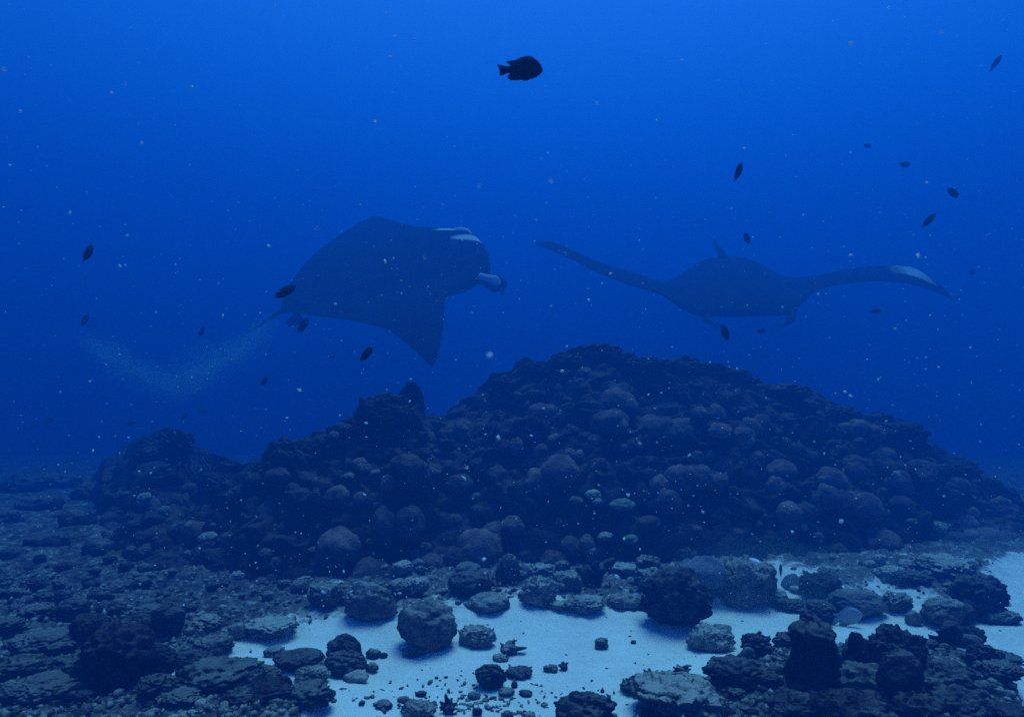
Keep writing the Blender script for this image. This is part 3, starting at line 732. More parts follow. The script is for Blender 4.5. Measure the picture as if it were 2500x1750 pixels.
# rough outcrops that break the skyline
SKY = 'rough outcrops along the mound skyline'
def crag_at(px, py, w, h, style, label, mat='reef', d=None, name='outcrop'):
    p = on_mound(px, py+h*.4) if d is None else at(px, py, d)
    if d is None: p.y += .1
    W = w/F*p.y; Hh = h/F*p.y; _seed[0] += 1
    V, Fc = shape(style, _seed[0], 5 if w > 60 else 4); V = V*np.array([W/2, W*.38, Hh/2])
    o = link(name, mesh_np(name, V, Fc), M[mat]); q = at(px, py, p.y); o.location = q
    return tag(o, label, 'rock', SKY)
for a in [
    (940, 1010, 150, 110, 'crag', 'dark bulky pinnacle standing before the mound'),
    (985, 985, 60, 60, 'branch', 'spiky crown on the side of the dark pinnacle'),
    (690, 1110, 70, 90, 'crag', 'notched knoll on the low end of the dark slope'),
    (755, 1100, 64, 66, 'crag', 'rounded knoll beside the notched knoll'),
    (430, 1090, 90, 80, 'crag', 'far pointed outcrop fading into the blue'),
    (360, 1120, 90, 60, 'crag', 'low outcrop beside the far pointed outcrop'),
    (1230, 945, 70, 60, 'crag', 'dark knob at the near end of the summit ridge'),
    (1300, 905, 80, 50, 'crag', 'rough block on the rising summit ridge'),
    (1455, 866, 110, 60, 'crag', 'rough summit peak of the mound'),
    (1385, 885, 80, 44, 'knob', 'knobby block just below the summit peak'),
    (1580, 890, 120, 40, 'knob', 'low knobby crest past the summit'),
    (1700, 900, 110, 40, 'crag', 'rough crest between summit and far shoulder'),
    (1800, 925, 90, 44, 'crag', 'rough far shoulder block of the mound'),
    (1925, 960, 120, 50, 'crag', 'dark hummock where the mound starts to fall'),
    (2060, 1010, 90, 40, 'knob', 'knobby crest on the falling skyline'),
    (2200, 1055, 130, 50, 'crag', 'long dark hummock on the falling skyline'),
    (2340, 1150, 110, 50, 'crag', 'dim hummock near the end of the skyline'),
]: crag_at(*a)

def on_seabed(px, py):
    d = np.arange(3., 16., .05); x = (px-1250)/F*d; row = 875+(H-seabed_z(x, d))/d*F
    return d[int(np.argmin(np.abs(row-py)+.0*d))]
for a in [
    (40, 1178, 130, 46, 'farthest dim lump where the seabed melts into the blue'), (150, 1172, 110, 40, 'second dim lump along the dissolving edge of the seabed'),
    (215, 1196, 80, 44, 'dim lump leaning against the end of the mound'), (95, 1225, 120, 44, 'broad dim mound of rock in front of the farthest lumps'),
    (10, 1262, 100, 40, 'dim rock cut by the edge of the view below the farthest lump'), (190, 1262, 90, 40, 'dim rounded rock below the lump at the end of the mound'),
    (110, 1315, 110, 40, 'dim low rock halfway down the murky slope'), (240, 1335, 90, 42, 'dim rock at the foot of the mound end'),
    (30, 1352, 90, 36, 'dim rock above the isolated hump'), (160, 1385, 80, 36, 'dim small rock just above the isolated dark hump')]:
    d = on_seabed(a[0], a[1]+a[3]*.5); _seed[0] += 1
    V, Fc = shape(random.choice(['crag', 'knob', 'smooth']), _seed[0], 4); V = V*np.array([a[2]/2/F*d, a[2]*.4/F*d, a[3]*.75/F*d])
    o = link('outcrop', mesh_np('outcrop', V, Fc), M['dark']); o.location = at(a[0], a[1]+a[3]*.25, d+.15); tag(o, a[4], 'rock', 'dim outcrops on the murky slope')

# ------------------------------------------------------------------ gravel and fine rubble (uncountable)
def gravel(name, pts, sizes, mat, label, n=1):
    V0, F0 = ico(n); K = len(pts); nv = len(V0)
    q = rng.normal(size=(K, 1, 3))*.0
    Vs = np.repeat(V0[None], K, 0)*(1+.28*rng.normal(size=(K, nv, 1)))
    Vs *= (sizes[:, None]*rng.uniform(.45, 1.3, size=(K, 3)))[:, None, :]
    a = rng.uniform(0, 6.28, K); ca, sa = np.cos(a)[:, None], np.sin(a)[:, None]
    Vr = np.stack([Vs[..., 0]*ca-Vs[..., 1]*sa, Vs[..., 0]*sa+Vs[..., 1]*ca, Vs[..., 2]], -1)+pts[:, None, :]
    Fs = F0[None]+(np.arange(K)*nv)[:, None, None]
    o = link(name, mesh_np(name, Vr.reshape(-1, 3), Fs.reshape(-1, 3)), M[mat]); return tag(o, label, 'rubble', kind='stuff')
def scatter(n, want_sand, ya=1395, yb=1860, seed=1):
    g = np.random.default_rng(seed); px = g.uniform(-80, 2580, n*4); py = ya+(yb-ya)*g.uniform(0, 1, n*4)**.8
    d = (H*F)/(py-875); x = (px-1250)/F*d; m = sand_mask(x, d)
    k = (m > .6) if want_sand else (m < .45); k = np.nonzero(k)[0][:n]
    x, d = x[k], d[k]; return np.stack([x, d, seabed_z(x, d)], 1)
P1 = scatter(2600, False, seed=3); gravel('coral_rubble', P1, rng.uniform(.006, .026, len(P1)), 'mid', 'fine grey coral rubble strewn between the rocks')
P1 = scatter(1500, False, seed=4); gravel('coral_rubble', P1, rng.uniform(.005, .02, len(P1)), 'dark', 'fine dark coral rubble strewn between the rocks')
P1 = scatter(1000, False, seed=5); gravel('coral_rubble', P1, rng.uniform(.006, .024, len(P1)), 'pale', 'pale crumbs of dead coral between the rocks')
P1 = scatter(520, True, seed=6)
px_ = 1250+P1[:, 0]/P1[:, 1]*F; py_ = 875+H/P1[:, 1]*F
den = np.exp(-((px_-1200)/190)**2-((py_-1700)/60)**2)+.16+.5*np.exp(-((px_-1650)/120)**2-((py_-1640)/50)**2)
P1 = P1[rng.uniform(size=len(P1)) < den]
gravel('gravel', P1, rng.uniform(.0025, .009, len(P1)), 'dark', 'sparse dark crumbs sprinkled on the sand')
g_ = np.random.default_rng(8); n_ = 260; px_ = g_.normal(1180, 150, n_); py_ = g_.normal(1715, 35, n_); d_ = H*F/(py_-875); x_ = (px_-1250)/F*d_
gravel('gravel', np.stack([x_, d_, seabed_z(x_, d_)], 1), g_.uniform(.004, .016, n_), 'mid', 'patch of coral gravel on the nearest sand')
# crusty growth all over the mound
g_ = np.random.default_rng(9); n_ = 1300
ii = g_.integers(12, 245, n_); jj = g_.integers(60, len(us)-60, n_); P2 = MV[ii, jj]
gravel('coral_crust', P2, g_.uniform(.010, .024, n_), 'reef', 'crust of small corals covering the mound', 1)

# ------------------------------------------------------------------ manta rays
def catmull(A, t):
    A = np.asarray(A, float); n = len(A); i = np.clip(np.floor(t).astype(int), 0, n-2); f = (t-i)[:, None]
    g = lambda k: A[np.clip(k, 0, n-1)]
    p0, p1, p2, p3 = g(i-1), g(i), g(i+1), g(i+2)
    return .5*(2*p1+(p2-p0)*f+(2*p0-5*p1+4*p2-p3)*f*f+(3*p1-p0-3*p2+p3)*f**3)
def wing_body(sections, thick, belly_side, pale_fn, nspan=90, nch=22, camber=.0):
    """sections: (leading px,py,d, trailing px,py,d); thickness in metres; lens-shaped cross-sections lofted from wing tip to wing tip"""
    L = np.array([at_m(*s[:3])[:] for s in sections]); Tt = np.array([at_m(*s[3:6])[:] for s in sections])
    t = np.linspace(0, len(sections)-1, nspan); Lc = catmull(L, t); Tc = catmull(Tt, t)
    th = np.interp(t, np.arange(len(sections)), thick)
    mid = (Lc+Tc)/2; sp = np.gradient(mid, axis=0); ch = Tc-Lc
    nrm = np.cross(ch, sp); nrm /= np.linalg.norm(nrm, axis=1)[:, None]+1e-9
    if nrm[nspan//2][2] < 0: nrm = -nrm
    c = (1-np.cos(np.linspace(0, math.pi, nch)))/2
    prof = 2.6*np.sqrt(c)*(1-c)*(1-.25*c)
    ring = np.concatenate([np.arange(nch), np.arange(nch-2, 0, -1)]); side = np.concatenate([np.ones(nch), -np.ones(nch-2)])
    V = []; pale = []
    for k in range(nspan):
        for r, sd in zip(ring, side):
            h = prof[r]*th[k]*(1. if sd > 0 else .45)*sd+camber*math.sin(c[r]*math.pi)*th[k]
            V.append(Lc[k]+ch[k]*c[r]+nrm[k]*h); pale.append(pale_fn(t[k]/(len(sections)-1), c[r], sd))
    m = len(ring); V = np.array(V)
    i = np.arange(nspan-1)[:, None]*m; j = np.arange(m)[None, :]; j2 = (j+1) % m
    Fq = np.stack([i+j, i+j2, i+m+j2, i+m+j], -1).reshape(-1, 4)
    return V, Fq, np.array(pale), (Lc, Tc, nrm, t)
def solid(name, V, Fc, mat, parent, origin, pale=None):
    me = mesh_np(name, np.asarray(V)-np.array(origin), Fc)
    if pale is not None: attr(me, 'pale', pale)
    bm = bmesh.new(); bm.from_mesh(me); bmesh.ops.recalc_face_normals(bm, faces=bm.faces); bm.to_mesh(me); bm.free()
    return link(name, me, mat, parent)
def paddle(points, wid, thk, up=(0, 0, 1), n=26, m=14):
    """flattened tapering limb along points"""
    P = catmull(points, np.linspace(0, len(points)-1, n)); w = np.interp(np.linspace(0, 1, n), np.linspace(0, 1, len(wid)), wid)
    th = np.interp(np.linspace(0, 1, n), np.linspace(0, 1, len(thk)), thk)
    T = np.gradient(P, axis=0); T /= np.linalg.norm(T, axis=1)[:, None]; U = np.array(up, float)
    S = np.cross(T, U); S /= np.linalg.norm(S, axis=1)[:, None]+1e-9; Wd = np.cross(S, T)
    V = []; pl = []
    for k in range(n):
        for a in np.linspace(0, 2*math.pi, m, endpoint=False):
            V.append(P[k]+Wd[k]*math.cos(a)*w[k]+S[k]*math.sin(a)*th[k]); pl.append(math.sin(a))
    V.append(P[0]); V.append(P[-1])
    i = np.arange(n-1)[:, None]*m; j = np.arange(m)[None, :]; j2 = (j+1) % m
    Q = np.stack([i+j, i+j2, i+m+j2, i+m+j], -1).reshape(-1, 4).tolist()
    j = np.arange(m); a = n*m; b = a+1
    Tq = [[a, int(q), int((q+1) % m), int((q+1) % m)] for q in j]+[[b, int(q+(n-1)*m), int((q+1) % m+(n-1)*m), int((q+1) % m+(n-1)*m)] for q in j]
    me_f = Q+Tq
    return np.array(V), me_f, np.array(pl)
def poly_mesh(name, V, faces, origin):
    me = bpy.data.meshes.new(name); me.from_pydata([tuple(np.array(v)-np.array(origin)) for v in V], [], [tuple(dict.fromkeys(f)) for f in faces])
    bm = bmesh.new(); bm.from_mesh(me); bmesh.ops.recalc_face_normals(bm, faces=bm.faces)
    for f in bm.faces: f.smooth = True
    bm.to_mesh(me); bm.free(); return me
def add_paddle(name, pts, wid, thk, parent, origin, up=(0, 0, 1), pale=None):
    V, Fc, pl = paddle([np.array(at_m(*p)[:]) for p in pts], wid, thk, up)
    me = poly_mesh(name, V, Fc, origin); p = np.zeros(len(V))
    if pale is not None: p[:len(pl)] = pale(pl)
    attr(me, 'pale', p); return link(name, me, M['skin'], parent)
def ball(name, loc, r, mat, parent, origin):
    V, Fc = ico(3); me = mesh_np(name, V*r, Fc); o = link(name, me, M[mat], parent); o.location = Vector(loc)-Vector(origin); return o

MD = 1.12
def at_m(px, py, d): return at(px, py, d*MD)
# manta 1: heading to the right and toward the camera, one wing hanging down, back turned to us
org = at_m(950, 650, 9.5)
m1 = bpy.data.objects.new('manta_ray', None); COL.objects.link(m1); m1.location = org
tag(m1, 'large dark manta ray banking with one wing hanging down, a pale plume behind it', 'manta ray', 'manta rays gliding over the reef')
S1 = [(1058, 894, 7.9, 1054, 896, 7.9), (1072, 858, 8.0, 1020, 864, 8.0), (1083, 790, 8.25, 958, 812, 8.3), (1086, 738, 8.6, 892, 790, 8.6),
      (1106, 712, 8.9, 812, 776, 9.0), (1160, 697, 9.15, 742, 768, 9.35), (1196, 664, 9.35, 690, 758, 9.6), (1188, 612, 9.55, 690, 735, 9.85),
      (1150, 572, 9.8, 712, 690, 10.2), (1085, 562, 10.1, 755, 632, 10.6), (1020, 556, 10.4, 812, 586, 11.0), (965, 541, 10.8, 868, 548, 11.3), (925, 529, 11.3, 905, 531, 11.4)]
def pale1(u, c, sd):
    if sd < 0: return 1.0
    k = (max(0, 1-abs(u-.70)/.035)+max(0, 1-abs(u-.625)/.02))*max(0, 1-abs(c-.02)/.14)*2.2
    return k
V, Fq, pl, fr = wing_body(S1, [.01, .03, .06, .10, .17, .27, .33, .31, .22, .13, .08, .04, .01], -1, pale1)
solid('body', V, Fq, M['skin'], m1, org, pl)
add_paddle('cephalic_fin', [(1150, 672, 9.15), (1180, 680, 9.0), (1208, 692, 8.9), (1226, 704, 8.85), (1226, 718, 8.9)], [.10, .10, .13, .11, .03], [.05, .05, .04, .03, .01], m1, org, (0, .3, 1),
           lambda s: np.zeros_like(s)+(s > .2)*.0)
add_paddle('cephalic_fin', [(1170, 674, 9.0), (1190, 680, 8.88), (1208, 686, 8.78), (1219, 696, 8.74)], [.05, .06, .08, .03], [.02, .02, .02, .01], m1, org, (0, .3, 1), lambda s: np.ones_like(s)*.95).name = 'fin_lining'
add_paddle('cephalic_fin', [(1090, 578, 9.95), (1115, 577, 9.8), (1135, 580, 9.7), (1150, 590, 9.65)], [.09, .11, .10, .04], [.05, .05, .04, .02], m1, org, (0, .3, 1))
add_paddle('cephalic_fin', [(1098, 570, 9.9), (1118, 565, 9.8), (1138, 567, 9.75), (1151, 574, 9.7)], [.05, .075, .065, .02], [.03, .03, .02, .01], m1, org, (0, .3, 1), lambda s: np.ones_like(s)).name = 'fin_lining'
add_paddle('pelvic_fin', [(735, 772, 9.4), (715, 785, 9.4), (700, 790, 9.4)], [.10, .09, .03], [.03, .02, .01], m1, org)
add_paddle('tail', [(700, 756, 9.65), (676, 766, 9.75), (640, 790, 9.95), (590, 822, 10.2)], [.05, .03, .018, .008], [.05, .03, .018, .008], m1, org)
add_paddle('dorsal_fin', [(742, 748, 9.5), (725, 738, 9.45), (712, 732, 9.45)], [.07, .05, .015], [.02, .015, .01], m1, org)
ball('eye', at_m(1118, 586, 9.68), .035, 'pupil', m1, org)

# manta 2: coming head-on with both wings spread
org = at_m(1790, 700, 10.6)
m2 = bpy.data.objects.new('manta_ray', None); COL.objects.link(m2); m2.location = org
tag(m2, 'dark manta ray coming head-on above the mound, wings spread, one tip pale', 'manta ray', 'manta rays gliding over the reef')
S2 = [(1306, 596, 10.2, 1305, 594, 10.2), (1350, 613, 10.15, 1345, 590, 10.5), (1405, 638, 10.1, 1400, 612, 10.8), (1470, 670, 10.05, 1466, 641, 11.1), (1545, 698, 10.0, 1545, 664, 11.4),
      (1612, 718, 9.9, 1622, 686, 11.7), (1662, 752, 9.6, 1685, 655, 12.0), (1712, 772, 9.3, 1725, 632, 12.3), (1762, 771, 9.1, 1770, 626, 12.4), (1812, 771, 9.05, 1808, 628, 12.4), (1868, 770, 9.15, 1852, 642, 12.3),
      (1925, 766, 9.4, 1898, 668, 12.1), (1960, 738, 9.7, 1945, 676, 11.8), (1998, 707, 9.9, 2000, 672, 11.5), (2060, 693, 10.0, 2056, 660, 11.2), (2130, 687, 10.1, 2110, 652, 10.9), (2192, 690, 10.15, 2176, 648, 10.7),
      (2245, 700, 10.2, 2235, 656, 10.6), (2290, 715, 10.2, 2280, 686, 10.5), (2315, 726, 10.25, 2308, 706, 10.4), (2331, 737, 10.3, 2329, 735, 10.3)]
def pale2(u, c, sd):
    a = max(0, 1-abs(u-.85)/.10)
    return max(0, (a-.05))*max(0, min(1, (c-.30)*5))*.85 if sd > 0 else (1.0 if .32 < u < .62 and c > .05 else .6)*0+(.9 if c > .06 else 0)
V, Fq, pl, fr = wing_body(S2, [.01, .02, .03, .04, .06, .10, .16, .21, .23, .23, .21, .16, .11, .07, .05, .04, .035, .03, .02, .015, .01], -1, pale2, nspan=130)
solid('body', V, Fq, M['skin'], m2, org, pl)
add_paddle('dorsal_fin', [(1766, 628, 11.6), (1757, 612, 11.75), (1748, 598, 11.9), (1742, 582, 12.05)], [.11, .07, .04, .01], [.03, .025, .015, .006], m2, org, (.9, .3, .3))
add_paddle('cephalic_fin', [(1716, 768, 9.35), (1728, 782, 9.1), (1740, 792, 9.0), (1752, 800, 8.95)], [.06, .07, .05, .015], [.03, .03, .02, .01], m2, org, (0, 1, .3))
add_paddle('cephalic_fin', [(1934, 760, 9.4), (1930, 780, 9.15), (1920, 790, 9.05), (1906, 798, 9.0)], [.06, .07, .05, .015], [.03, .03, .02, .01], m2, org, (0, 1, .3))
add_paddle('tail', [(1800, 640, 12.3), (1812, 632, 13.2), (1820, 628, 14.2)], [.05, .02, .006], [.05, .02, .006], m2, org)
ball('eye', at_m(1700, 762, 9.5), .035, 'pupil', m2, org); ball('eye', at_m(1942, 756, 9.55), .035, 'pupil', m2, org)

# ------------------------------------------------------------------ the pale plume trailing behind the first manta
def cloud_volume(name, pts, radii, dens, label, seed, n=60, m=22, flat=1.0):
    """a soft cloud: an irregular closed tube filled with thin pale suspended matter"""
    P = catmull(pts, np.linspace(0, len(pts)-1, n)); r = np.interp(np.linspace(0, 1, n), np.linspace(0, 1, len(radii)), radii)
    T = np.gradient(P, axis=0); T /= np.linalg.norm(T, axis=1)[:, None]; A = np.cross(T, (0, 1, 0)); A /= np.linalg.norm(A, axis=1)[:, None]; B = np.cross(T, A)
    V = []
    for k in range(n):
        e = math.sin(math.pi*k/(n-1))**.3 if 0 < k < n-1 else .02
        for a in np.linspace(0, 2*math.pi, m, endpoint=False): V.append(P[k]+(A[k]*math.cos(a)*flat+B[k]*math.sin(a))*r[k]*e)
    V = np.array(V); V0 = V.copy(); C = np.repeat(P, m, 0)
    V = C+(V0-C)*(1+.55*fbm(V0*2.1+seed*5, 3)+.2*fbm(V0*6+seed, 2))[:, None]
    V = np.concatenate([V, P[:1], P[-1:]])
    f = [(i*m+k, i*m+(k+1) % m, (i+1)*m+(k+1) % m, (i+1)*m+k) for i in range(n-1) for k in range(m)]
    f += [(n*m, (k+1) % m, k) for k in range(m)]+[(n*m+1, (n-1)*m+k, (n-1)*m+(k+1) % m) for k in range(m)]
    o0 = P[n//2]; me = poly_mesh(name, V, f, o0)
    mt = bpy.data.materials.new(name); mt.use_nodes = True; t = mt.node_tree; t.nodes.clear()
    o = N(t, 'ShaderNodeOutputMaterial'); v = N(t, 'ShaderNodeVolumeScatter'); v.inputs['Color'].default_value = (.45, .95, .92, 1); v.inputs['Density'].default_value = dens*1.15
    v.inputs['Anisotropy'].default_value = .2; t.links.new(v.outputs[0], o.inputs['Volume'])
    ob = link(name, me, mt); ob.location = o0; return tag(ob, label, 'cloud', kind='stuff')
pth = np.array([at_m(*p)[:] for p in [(700, 778, 9.7), (650, 800, 9.8), (570, 862, 9.9), (480, 915, 10.0), (405, 935, 10.1), (340, 905, 10.2), (270, 865, 10.4), (195, 825, 10.6)]])
for q, (rr, dn) in enumerate([(.34, .16), (.23, .22), (.13, .30)]):
    cloud_volume('plume', pth, [rr*.35, rr*.8, rr, rr*1.05, rr*1.0, rr*.95, rr*1.1, rr*.9], dn, 'milky pale plume drifting behind the banking manta' if q == 0 else ('brighter middle of the milky plume' if q == 1 else 'dense core of the milky plume'), q+1)
silt = np.array([(.75, 4.25, .06), (1.15, 4.15, .07), (1.6, 4.1, .09), (2.1, 4.2, .10), (2.6, 4.35, .08)])
cloud_volume('silt_haze', silt, [.10, .30, .42, .36, .10], .16, 'thin silt hanging over the sand beside the big crusted boulder', 9, flat=.7)
silt = np.array([(3.0, 4.6, .10), (3.35, 4.7, .12), (3.8, 4.9, .12)])
cloud_volume('silt_haze', silt, [.12, .36, .15], .14, 'thin silt hanging over the mouth of the sand channel', 12, flat=.7)
def flakes(name, C, size, label, seed=1, stretch=.6, shape='tet'):
    g = np.random.default_rng(seed)
    if shape == 'tet': V0 = np.array([(1, 1, 1), (-1, -1, 1), (-1, 1, -1), (1, -1, -1)])*.6; F0 = np.array([(0, 1, 2), (0, 3, 1), (0, 2, 3), (1, 3, 2)])
    else: V0, F0 = ico(1)
    K = len(C); nv = len(V0); Vs = V0[None]*(1+.3*g.normal(size=(K, nv, 1)))*size[:, None, None]*np.exp(stretch*g.normal(size=(K, 1, 3)))
    q = g.normal(size=(K, 4)); q /= np.linalg.norm(q, axis=1)[:, None]; w, x, y, z = q.T
    Rm = np.stack([np.stack([1-2*(y*y+z*z), 2*(x*y-z*w), 2*(x*z+y*w)], -1), np.stack([2*(x*y+z*w), 1-2*(x*x+z*z), 2*(y*z-x*w)], -1), np.stack([2*(x*z-y*w), 2*(y*z+x*w), 1-2*(x*x+y*y)], -1)], 1)
    Vs = np.einsum('kij,knj->kni', Rm, Vs)+C[:, None, :]
    Fs = F0[None]+(np.arange(K)*nv)[:, None, None]
    return tag(link(name, mesh_np(name, Vs.reshape(-1, 3), Fs.reshape(-1, 3), False), M['flake']), label, 'particles', kind='stuff')

# ------------------------------------------------------------------ drifting particles (marine snow)
g_ = np.random.default_rng(31)
n_ = 2100; px_ = g_.uniform(-60, 2560, n_); py_ = g_.uniform(-60, 1600, n_); d_ = g_.uniform(.8, 3.9, n_)
keep = (py_ < 1480) & (g_.uniform(size=n_) < np.where(py_ < 500, .4, 1.0)); px_, py_, d_ = px_[keep], py_[keep], d_[keep]
sz_ = g_.choice([.0005, .0008, .0012, .0024], len(d_), p=[.52, .33, .12, .03])*np.where(py_ < 850, .75, 1.05)
C = np.array([at(a, b, c)[:] for a, b, c in zip(px_, py_, d_)]); sz = d_*sz_
flakes('marine_snow', C, sz, 'fine white particles drifting all through the water', 33, .35, 'ico')
# larger soft ones close to the camera
SOFT = [(1170, 455, 7), (1110, 357, 4), (1458, 253, 5), (2077, 107, 6), (2170, 18, 4), (1301, 228, 3), (1195, 868, 14), (1118, 982, 7), (1346, 747, 5), (773, 559, 8), (657, 601, 5), (1038, 630, 9),
        (677, 13, 7), (964, 90, 5), (10, 171, 9), (305, 207, 7), (272, 227, 6), (916, 298, 5), (2298, 82, 9), (1643, 404, 7), (1345, 445, 8), (1817, 363, 5), (2077, 623, 6), (1998, 718, 5),
        (1825, 745, 4), (1910, 750, 4), (2163, 1028, 5), (2012, 1107, 5), (839, 1395, 5), (805, 1395, 3), (1139, 1142, 5), (1122, 1096, 5), (1562, 1082, 5), (1451, 1253, 4), (1606, 1203, 4), (1153, 763, 4),
        (1157, 748, 3), (1082, 780, 3), (980, 716, 4), (1000, 700, 3), (1046, 700, 4), (2242, 625, 5), (2185, 802, 5), (2260, 630, 4), (1541, 405, 3), (1602, 294, 4), (340, 1150, 5), (700, 1020, 4),
        (1080, 500, 5), (880, 500, 4), (1335, 495, 5), (170, 520, 6), (310, 575, 6), (50, 272, 5), (1000, 980, 4), (1915, 1235, 4), (1715, 1250, 5), (2090, 1216, 4), (1891, 1282, 4), (1800, 900, 4)]
C = []; sz = []
for px, py, r in SOFT:
    d = (.42 if r >= 7 else .9) if r >= 5 else 1.6
    if py > 1300: d = min(d, 1.5)
    C.append(at(px, py, d)[:]); sz.append((r-(2.8 if r >= 7 else .8))/F*d*(.5 if r >= 7 else .62))
flakes('marine_snow', np.array(C), np.array(sz), 'larger pale flecks drifting near the camera, some out of focus', 35, .28, 'ico')
fl = flakes('debris_flake', np.array([at(1843, 1369, 1.1)[:]]), np.array([.0052]), 'x', 36, .1, 'ico'); del fl['kind']
fl.scale = (1, 1, 1); tag(fl, 'long white curled flake drifting in front of the foot of the mound', 'flake')
me = fl.data; c0 = np.array(at(1843, 1369, 1.1)[:])
for v in me.vertices:
    q = np.array(v.co[:])-c0; a = -.42; q = np.array([q[0]*2.5, q[1]*.6, q[2]*.8+.05*abs(q[0])]); v.co = (c0[0]+q[0]*math.cos(a)-q[2]*math.sin(a)*-1*-1, c0[1]+q[1], c0[2]+q[0]*math.sin(a)+q[2]*math.cos(a))

# ------------------------------------------------------------------ fish
def loft_x(stations, nseg=18):
    """stations (x, z_low, z_high, half_width); closed body along x"""
    st = np.array(stations, float); n = 34; t = np.linspace(0, len(st)-1, n); S = catmull(st, t)
    V = []
    for x, a, b, w in S:
        for k in range(nseg):
            an = 2*math.pi*k/nseg; V.append((x, math.cos(an)*max(w, 1e-4), (a+b)/2+math.sin(an)*(b-a)/2))
    V.append((S[0][0], 0, (S[0][1]+S[0][2])/2)); V.append((S[-1][0], 0, (S[-1][1]+S[-1][2])/2))
    faces = []
    for i in range(n-1):
        for k in range(nseg): faces.append((i*nseg+k, i*nseg+(k+1) % nseg, (i+1)*nseg+(k+1) % nseg, (i+1)*nseg+k))
    a = n*nseg; b = a+1
    for k in range(nseg): faces.append((a, (k+1) % nseg, k)); faces.append((b, (n-1)*nseg+k, (n-1)*nseg+(k+1) % nseg))
    return poly_mesh('body', V, faces, (0, 0, 0))
def fin_plate(name, outline, th):
    """flat fin of real thickness in the x-z plane"""
    bm = bmesh.new(); n = len(outline)
    a = [bm.verts.new((x, -th/2, z)) for x, z in outline]; b = [bm.verts.new((x, th/2, z)) for x, z in outline]
    bm.faces.new(a); bm.faces.new(b[::-1])
    for i in range(n): bm.faces.new((a[i], b[i], b[(i+1) % n], a[(i+1) % n]))
    bmesh.ops.triangulate(bm, faces=[f for f in bm.faces if len(f.verts) > 4]); bmesh.ops.recalc_face_normals(bm, faces=bm.faces)
    me = bpy.data.meshes.new(name); bm.to_mesh(me); bm.free(); return me
k_ = 1/1275.                          # the traced fish is 1275 units long: work in body lengths
fx = lambda X: (X-1040)*k_
fz = lambda Z: (800-Z)*k_
body_me = loft_x([(fx(700), fz(915), fz(745), .022), (fx(780), fz(960), fz(705), .035), (fx(880), fz(1020), fz(645), .055), (fx(1010), fz(1070), fz(575), .078), (fx(1160), fz(1095), fz(510), .095),
                  (fx(1300), fz(1098), fz(480), .10), (fx(1430), fz(1068), fz(510), .094), (fx(1540), fz(1005), fz(595), .075), (fx(1625), fz(935), fz(705), .048), (fx(1672), fz(880), fz(810), .018)])
dors = [(fx(a), fz(b)) for a, b in [(780, 720), (700, 655), (645, 608), (760, 583), (880, 573), (1000, 519), (1080, 488), (1160, 464), (1280, 449), (1400, 478), (1440, 520), (1300, 520), (1100, 570), (920, 650)]]
anal = [(fx(a), fz(b)) for a, b in [(790, 930), (735, 950), (700, 1000), (685, 1060), (720, 1100), (780, 1120), (900, 1128), (1030, 1120), (1150, 1122), (1300, 1112), (1250, 1070), (1000, 1030)]]
tail = [(fx(a), fz(b)) for a, b in [(750, 750), (640, 735), (540, 715), (440, 695), (398, 692), (415, 745), (440, 800), (463, 850), (455, 910), (465, 990), (520, 1000), (600, 962), (680, 930), (750, 915)]]
pelv = [(fx(a), fz(b)) for a, b in [(1380, 1075), (1300, 1110), (1200, 1135), (1100, 1150), (1180, 1090), (1290, 1060)]]
pect = [(fx(a), fz(b)) for a, b in [(1330, 830), (1250, 800), (1170, 830), (1150, 900), (1200, 950), (1290, 920)]]
fin_me = {n: fin_plate(n, o, .012) for n, o in (('dorsal_fin', dors), ('anal_fin', anal), ('tail_fin', tail), ('pelvic_fin', pelv), ('pectoral_fin', pect))}
V, Fc = ico(2); eye_me = mesh_np('eye', V*np.array([1, .5, 1])*.020, Fc); pup_me = mesh_np('pupil', V*np.array([1, .5, 1])*.012, Fc)
def make_fish(px, py, d, length_px, label, yaw=0, pitch=0, roll=0, full=False, flip=False, mb='fish', mf='fin', group='dark damselfish drifting in mid water', cat='fish', squash=1.0, name='damselfish'):
    e = bpy.data.objects.new(name, None); COL.objects.link(e); e.location = at(px, py, d); L = length_px/F*d
    e.scale = (L, L*squash, L); e.rotation_euler = (R(roll), R(-pitch), R(yaw+(180 if flip else 0)))
    tag(e, label, cat, group)
    def ch(n, me, mat, par, loc=(0, 0, 0), rot=(0, 0, 0)):
        o = bpy.data.objects.new(n, me); COL.objects.link(o); o.parent = par; o.location = loc; o.rotation_euler = rot
        if not me.materials: me.materials.append(M['fish'])
        o.material_slots[0].link = 'OBJECT'; o.material_slots[0].material = M[mat]; return o
    b = ch('body', body_me, mb, e)
    for n in ('dorsal_fin', 'anal_fin', 'tail_fin'): ch(n, fin_me[n], mf, e)
    if full:
        ch('pelvic_fin', fin_me['pelvic_fin'], mf, e)
        for s in (-1, 1):
            ch('pectoral_fin', fin_me['pectoral_fin'], mf, e, (0, s*.075, 0), (0, 0, R(12*s)))
            y = ch('eye', eye_me, 'eye', e, (fx(1475), s*.078, fz(850))); ch('pupil', pup_me, 'pupil', y, (0, s*.006, 0))
    return e
make_fish(1270, 168, 1.45, 111, 'black deep-bodied damselfish high in the open water, seen side-on', full=True)
